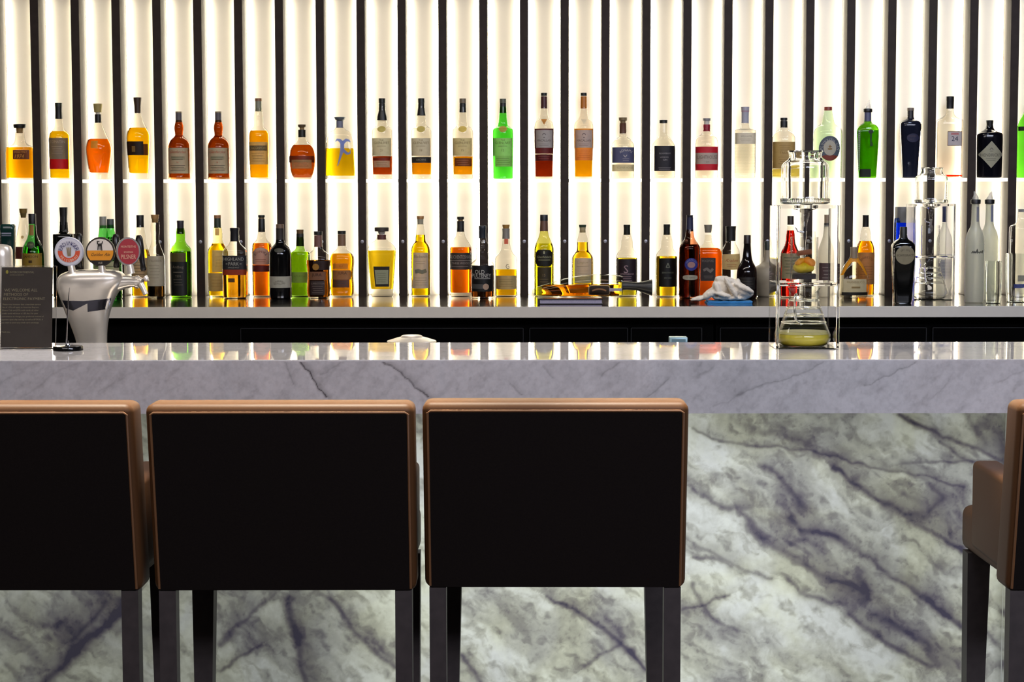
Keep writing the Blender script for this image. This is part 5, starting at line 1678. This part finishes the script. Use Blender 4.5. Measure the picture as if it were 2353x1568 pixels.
# right arm and spout
arm = [B0(270, 650, -.005), B0(292, 648, -.008), B0(308, 647, -.012), B0(320, 648, -.014)]
tube('spout_arm', arm, [B0.m(22), B0.m(15), B0.m(13), B0.m(12.5)], m_tap, tp, 20)
fc = tube('faucet', [B0(318, 648, -.014), B0(324, 648, -.014), B0(326, 648, -.014), B0(332, 650, -.016)], [B0.m(15), B0.m(15), B0.m(11), B0.m(11)], m_tap, tp, 18)
tube('nozzle', [B0(329, 652, -.016), B0(335, 662, -.018), B0(341, 676, -.02)], [B0.m(8), B0.m(6.5), B0.m(6)], m_tap, fc, 14)
tube('lever_joint', [B0(338, 636, -.014), B0(344, 643, -.014), B0(347, 642, -.014)], [B0.m(7), B0.m(6), B0.m(3)], m_tap, fc, 12)
m_hand = plain('black_bakelite', (22, 19, 17), .25)
for px, y0, y1, dx, dy in ((336, 622, 541, -10, -.014), (258, 618, 540, -1, .075), (171, 618, 538, 0, .08)):
    pts = [B0(px + dx * t, y0 + (y1 - y0) * t, dy) for t in (0, .06, .2, .6, .9, 1.0)]
    tube('tap_handle', pts, [B0.m(v) for v in (5.5, 7.5, 6, 8.5, 8.5, 5)], m_hand, tp, 16)


def badge(px, py, rx, ry, dpt, turn, build, stem, rim):
    """round badge facing the room on a short stem"""
    c = B0(px, py, dpt)
    Mx = Matrix.Translation(c) @ Matrix.Rotation(turn, 4, 'Z')
    th = .010
    vs_, fs_ = lathe_geo([(0, .86), (.001, .95), (.004, 1.0), (th, 1.0), (th + .002, .96)], seg=48)
    vs_ = [Mx @ Vector((x * rx / B0.s, -zz + th * .5, y * ry / B0.s)) for x, y, zz in vs_]
    o = link_mesh('tap_badge', vs_, fs_, rim, tp, sharp=50)
    bmf = bmesh.new()
    bmf.from_mesh(o.data)
    bmesh.ops.recalc_face_normals(bmf, faces=bmf.faces[:])
    bmf.to_mesh(o.data)
    bmf.free()
    tube('badge_stem', [B0(px + stem, 628, dpt), B0(px + stem * .5, py + ry - 2, dpt)], [B0.m(9), B0.m(8)], m_tap, o, 14)
    lvl = [th * .5 + .0024]

    def face(nm, geo, col, up=0):
        vs2 = [Mx @ Vector(((a - px) / B0.s, -(th * .5 + .0024 + .0005 * up), -(b - py) / B0.s)) for a, b in geo[0]]
        return link_mesh(nm, vs2, geo[1], plain('badge_print', col, .35, vary=.03), o, smooth=False)
    build(face, px, py)
    return o


flip = lambda g, py: ([(a, 2 * py - b) for a, b in g[0]], g[1])
tline = lambda body, u, v, h, w, sh=0: (lambda g: ([(a, 2 * v - b) for a, b in g[0]], g[1]))(text_uv(body, u, v, h, w, sh))


def b_white(face, px, py):
    face('badge_face', disc_uv(px, py, 30, 30), (214, 212, 220))
    face('navy_arc', flip(disc_uv(px, py, 25, 24, r0=.6, a0=R_(5), a1=R_(175)), py), (206, 202, 210), 1)
    face('red_arc', disc_uv(px, py, 25, 24, r0=.58, a0=R_(-8), a1=R_(188)), (214, 84, 52), 1)
    g = arc_text('ERDINGER', px, py, 19.5, 8.5, math.pi / 2, 2.9)
    face('lettering', flip(g, py), (42, 40, 96), 2)
    g = arc_text('WEISSBRAU', px, py, 20, 5.5, -math.pi / 2, 2.3, True)
    face('lettering', flip(g, py), (232, 214, 190), 2)
    face('wheat_emblem', merge([stroke_uv([(px - 4 + d, py - 10), (px - 3 + d * .8, py), (px - 1.5 + d * .6, py + 10)], 1.4) for d in (0, 4, 8)]), (140, 124, 96), 2)


def b_orange(face, px, py):
    face('badge_face', disc_uv(px, py, 29.5, 29.5), (226, 216, 204))
    def seg(y0, y1):
        n_ = 14
        vs_, fs_ = [], []
        for i in range(n_ + 1):
            y = y0 + (y1 - y0) * i / n_
            h = math.sqrt(max(0, 29.5 ** 2 - y * y))
            vs_ += [(px - h, py + y), (px + h, py + y)]
        for i in range(n_):
            fs_.append((2 * i, 2 * i + 1, 2 * i + 3, 2 * i + 2))
        return vs_, fs_
    face('orange_band', seg(-3, 19.5), (232, 150, 36), 1)
    face('black_band', seg(19.5, 29.4), (26, 22, 20), 1)
    face('lettering', tline('Golden Ale', px + 1, py + 6, 9, 42, .35), (64, 44, 24), 2)
    face('lettering', tline('ALE', px, py + 25, 4, 12), (190, 180, 160), 2)
    face('goat_emblem', merge([stroke_uv(p, w) for p, w in (([(px - 5, py - 15), (px + 4, py - 16)], 3.2), ([(px - 4, py - 14), (px - 5, py - 4)], 1.2), ([(px + 3, py - 14), (px + 4, py - 3)], 1.2), ([(px, py - 14), (px, py - 4)], .9),
                                                           ([(px + 4, py - 17), (px + 6, py - 24)], 1.1), ([(px - 5, py - 17), (px - 6, py - 24), (px - 1, py - 23)], 1.3))]), (44, 40, 36), 2)


def b_red(face, px, py):
    face('badge_face', disc_uv(px, py, 23.5, 29), (156, 28, 38))
    face('lettering', merge([tline('MONTEITHS', px, py - 11, 5, 33), tline('BOHEMIAN', px, py + 1.5, 4, 20), tline('PILSNER', px, py + 12, 10, 33)]), (216, 170, 140), 1)


m_rimw = plain('white_badge_rim', (196, 196, 210), .25)
m_rimd = plain('dark_badge_rim', (70, 64, 58), .3, .5)
m_rimg = plain('grey_badge_rim', (176, 170, 164), .25, .7)
badge(171.5, 578, 33, 33.5, -.034, R_(2), b_white, 6, m_rimw)['label'] = 'round white badge with a blue and red ring'
badge(242.5, 578, 33, 33.5, -.034, R_(3), b_orange, 3, m_rimd)['label'] = 'round badge, white above orange above black'
badge(305, 577.5, 27.5, 32.5, -.034, R_(18), b_red, 6, m_rimg)['label'] = 'oval red badge in a grey rim'

# second tap column and handle, cut by the left edge of the frame
B1 = Px(2, TY + .02, LED_Z)
t2 = thing('beer_tap_column', B1.base, 'polished steel tap column with dark green handle behind the payment sign', 'beer tap')
B1r = B1.m(27)
lathe('column_body', [(0, B1r)] + [(B1.m(B1.yb - y), B1.m(w)) for y, w in ((590, 27), (575, 26.5), (567, 23), (563, 15), (561.5, 4))], m_tap, t2, seg=40)
B2 = Px(20, TY + .12, LED_Z)
off2 = B2.base - B1.base
gh = lathe('tap_handle', [(0, .012), (B2.m(B2.yb - 640), .012)] + [(B2.m(B2.yb - y), B2.m(w)) for y, w in ((620, 13), (580, 14.5), (530, 16.5), (520, 16.5), (515.5, 14))], plain('dark_green_lacquer', (16, 44, 40), .15), t2, n=4, dr=.8, seg=32, loc=off2)
gh['label'] = 'tall dark green handle'
vs, fs = merge([stroke_uv([(B2.m(-11), B2.m(v)), (B2.m(11), B2.m(v))], B2.m(h), 0) for v, h in ((0, 1.8), (-5, .9))])
zt = B2.m(B2.yb - 537)
link_mesh('lettering', [(a + off2.x, off2.y - B2.m(16.6) * .8 - .0012, b + zt + off2.z) for a, b in vs], fs, plain('silver_print', (128, 132, 150), .4), gh, smooth=False)

# dish and small box on the service ledge
D0 = Px(945, 5.05, LED_Z)
ds = thing('steel_dish', D0.base, 'low silver domed dish peeking over the back edge of the bar', 'dish')
zt = lambda y: D0.m(D0.yb - y)
lathe('dish_body', [(0, .035), (.004, .04), (zt(792), D0.m(48)), (zt(785), D0.m(57)), (zt(783), D0.m(56)), (zt(776), D0.m(34)), (zt(775), D0.m(30))], m_tap, ds, seg=44)
lathe('lid_knob', [(zt(775) - .001, D0.m(24)), (zt(773), D0.m(25)), (zt(770.5), D0.m(22))], m_tap, ds, seg=32)
E0 = Px(1559, 5.0, LED_Z)
bx = box('teal_tin', -E0.m(20.5), E0.m(20.5), -.02, .02, 0, E0.m(E0.yb - 774), plain('pale_teal_tin', (138, 168, 176), .35, .3), None, .002, 2)
bx.location = E0.base
tag(bx, 'small pale teal tin just showing over the back edge of the bar', 'tin')
lb_ = box('tin_label', -E0.m(16), E0.m(16), -.0208, -.0201, E0.m(E0.yb - 786), E0.m(E0.yb - 778), plain('tin_print', (108, 140, 152), .5), bx)

# ------------------------------------------------------------------ bar stools
m_lea = plain('cognac_leather', (.095, .040, .0145), .5, bump=.06, vary=.10, scale=240, linear=True, spec=.22)
m_bk = plain('shaded_leather_back', (.0075, .0050, .0042), .8, bump=.1, vary=.3, scale=300, spec=.1, linear=True)  # near-black: shade on the leaning leather back put into the colour
m_pip = plain('leather_piping', (.16, .07, .027), .5, linear=True)
m_leg = plain('dark_stained_leg', (.042, .032, .031), .5, vary=.4, scale=50, linear=True)


def taper_box(nm, parent, mat, w0, w1, y0, y1, z0, z1, bev, ins=0.0, crown=0.0):
    """w0 width at the back (camera side), w1 at the front"""
    bm = bmesh.new()
    vs = add_box(bm, -.5, .5, y0, y1, z0, z1)
    for v in vs:
        f = (v.co.y - y0) / (y1 - y0)
        v.co.x *= (w0 + (w1 - w0) * f)
        if v.co.z < (z0 + z1) / 2:
            v.co.x *= 1 - ins
    bmesh.ops.bevel(bm, geom=bm.edges[:], offset=bev, segments=4, profile=.5, affect='EDGES')
    return link_bm(nm, bm, mat, parent, sharp=60)


def make_stool(loc, rz, label):
    t = thing('bar_stool', loc, label, 'bar stool', 'bar stools along the counter', rz)
    back = taper_box('backrest', t, m_lea, .543, .543, -.268, -.170, .663, 1.062, .018, .0)
    bp = box('shaded_back_panel', -.2600, .2600, -.2696, -.2660, .667, 1.042, m_bk, t, .0008, 1)
    x0, x1, za, zb_ = -.2598, .2598, .670, 1.040
    yy = -.2690
    pts = [(x0, yy, za), (x0, yy, zb_), (x0 + .006, yy, zb_ + .004), (x1 - .006, yy, zb_ + .004), (x1, yy, zb_), (x1, yy, za)]
    pp = tube('piping', pts, .0028, m_pip, back, 8)
    for o in (back, bp, pp):          # the back leans: its top is nearer the room than its foot
        for v in o.data.vertices:
            v.co.y += (1.062 - v.co.z) * .18
        o.data.update()
    taper_box('seat', t, m_lea, .50, .520, -.165, .262, .668, .772, .022)
    for sg in (-1, 1):
        bm = bmesh.new()
        add_box(bm, min(sg * .2, sg * .262), max(sg * .2, sg * .262), -.150, .155, .690, .888, .014, 4)
        link_bm('arm', bm, m_lea, t, sharp=60)
    for sx in (-1, 1):
        bm = bmesh.new()
        vs = add_box(bm, sx * .2445 - .0175, sx * .2445 + .0175, -.194, -.156, 0, .666)
        link_bm('leg', bm, m_leg, t, smooth=False)
        bm = bmesh.new()
        vs = add_box(bm, sx * .234 - .026, sx * .234 + .026, .185, .235, 0, .67)
        for v in vs:
            if v.co.z < .3:
                v.co.x = sx * .240 + (v.co.x - sx * .234) * .55
        link_bm('leg', bm, m_leg, t, smooth=False)
    for z in (.30,):
        for a, b, c, d in ((-.225, .225, .195, .222), (-.225, .225, -.188, -.165)):
            bm = bmesh.new()
            add_box(bm, a, b, c, d, z, z + .022)
            link_bm('stretcher', bm, m_leg, t, smooth=False)
    return t


def copy_thing(o):
    c = o.copy()
    COL.objects.link(c)
    for ch in list(o.children):
        k = ch.copy()
        COL.objects.link(k)
        k.parent = c
        for g in list(ch.children):
            q_ = g.copy()
            COL.objects.link(q_)
            q_.parent = k
    return c


def stool_at(px, Y, rz, dz=0):
    p = at_y(px, 930, Y)
    return Vector((p.x, Y + .268, 0)), rz


first = None
for px, Y, rz, lb_t in ((-6, 3.745, 0, 'brown leather bar stool cut by the left edge of the photo, below the tap tower'),
                        (639, 3.745, R_(.3), 'brown leather bar stool in the middle of the row of three, below the hourglass bottles'),
                        (1278, 3.775, R_(-.3), 'rightmost bar stool of the row of three, beside the open glowing stone panel'),
                        (2652, 3.745, R_(0), 'lone bar stool at the right edge of the photo, its arm and front leg showing')):
    loc, r_ = stool_at(px, Y, rz)
    if first is None:
        first = make_stool(loc, r_, lb_t)
    else:
        c = copy_thing(first)
        c.location, c.rotation_euler = loc, (0, 0, r_)
        c['label'] = lb_t

for o in COL.objects:
    if o.get('category') == 'bottle' and o.name.startswith('carafe'):
        o['category'] = 'carafe'

SC.view_settings.view_transform = 'Standard'
SC.view_settings.look = 'None'
SC.view_settings.exposure = 0.0
SC.view_settings.gamma = 1.0
SC.view_settings.use_curve_mapping = False
cy = SC.cycles
cy.max_bounces = 20
cy.transmission_bounces = 20
cy.glossy_bounces = 8
cy.diffuse_bounces = 4
cy.transparent_max_bounces = 48
cy.caustics_reflective = False
cy.use_denoising = True
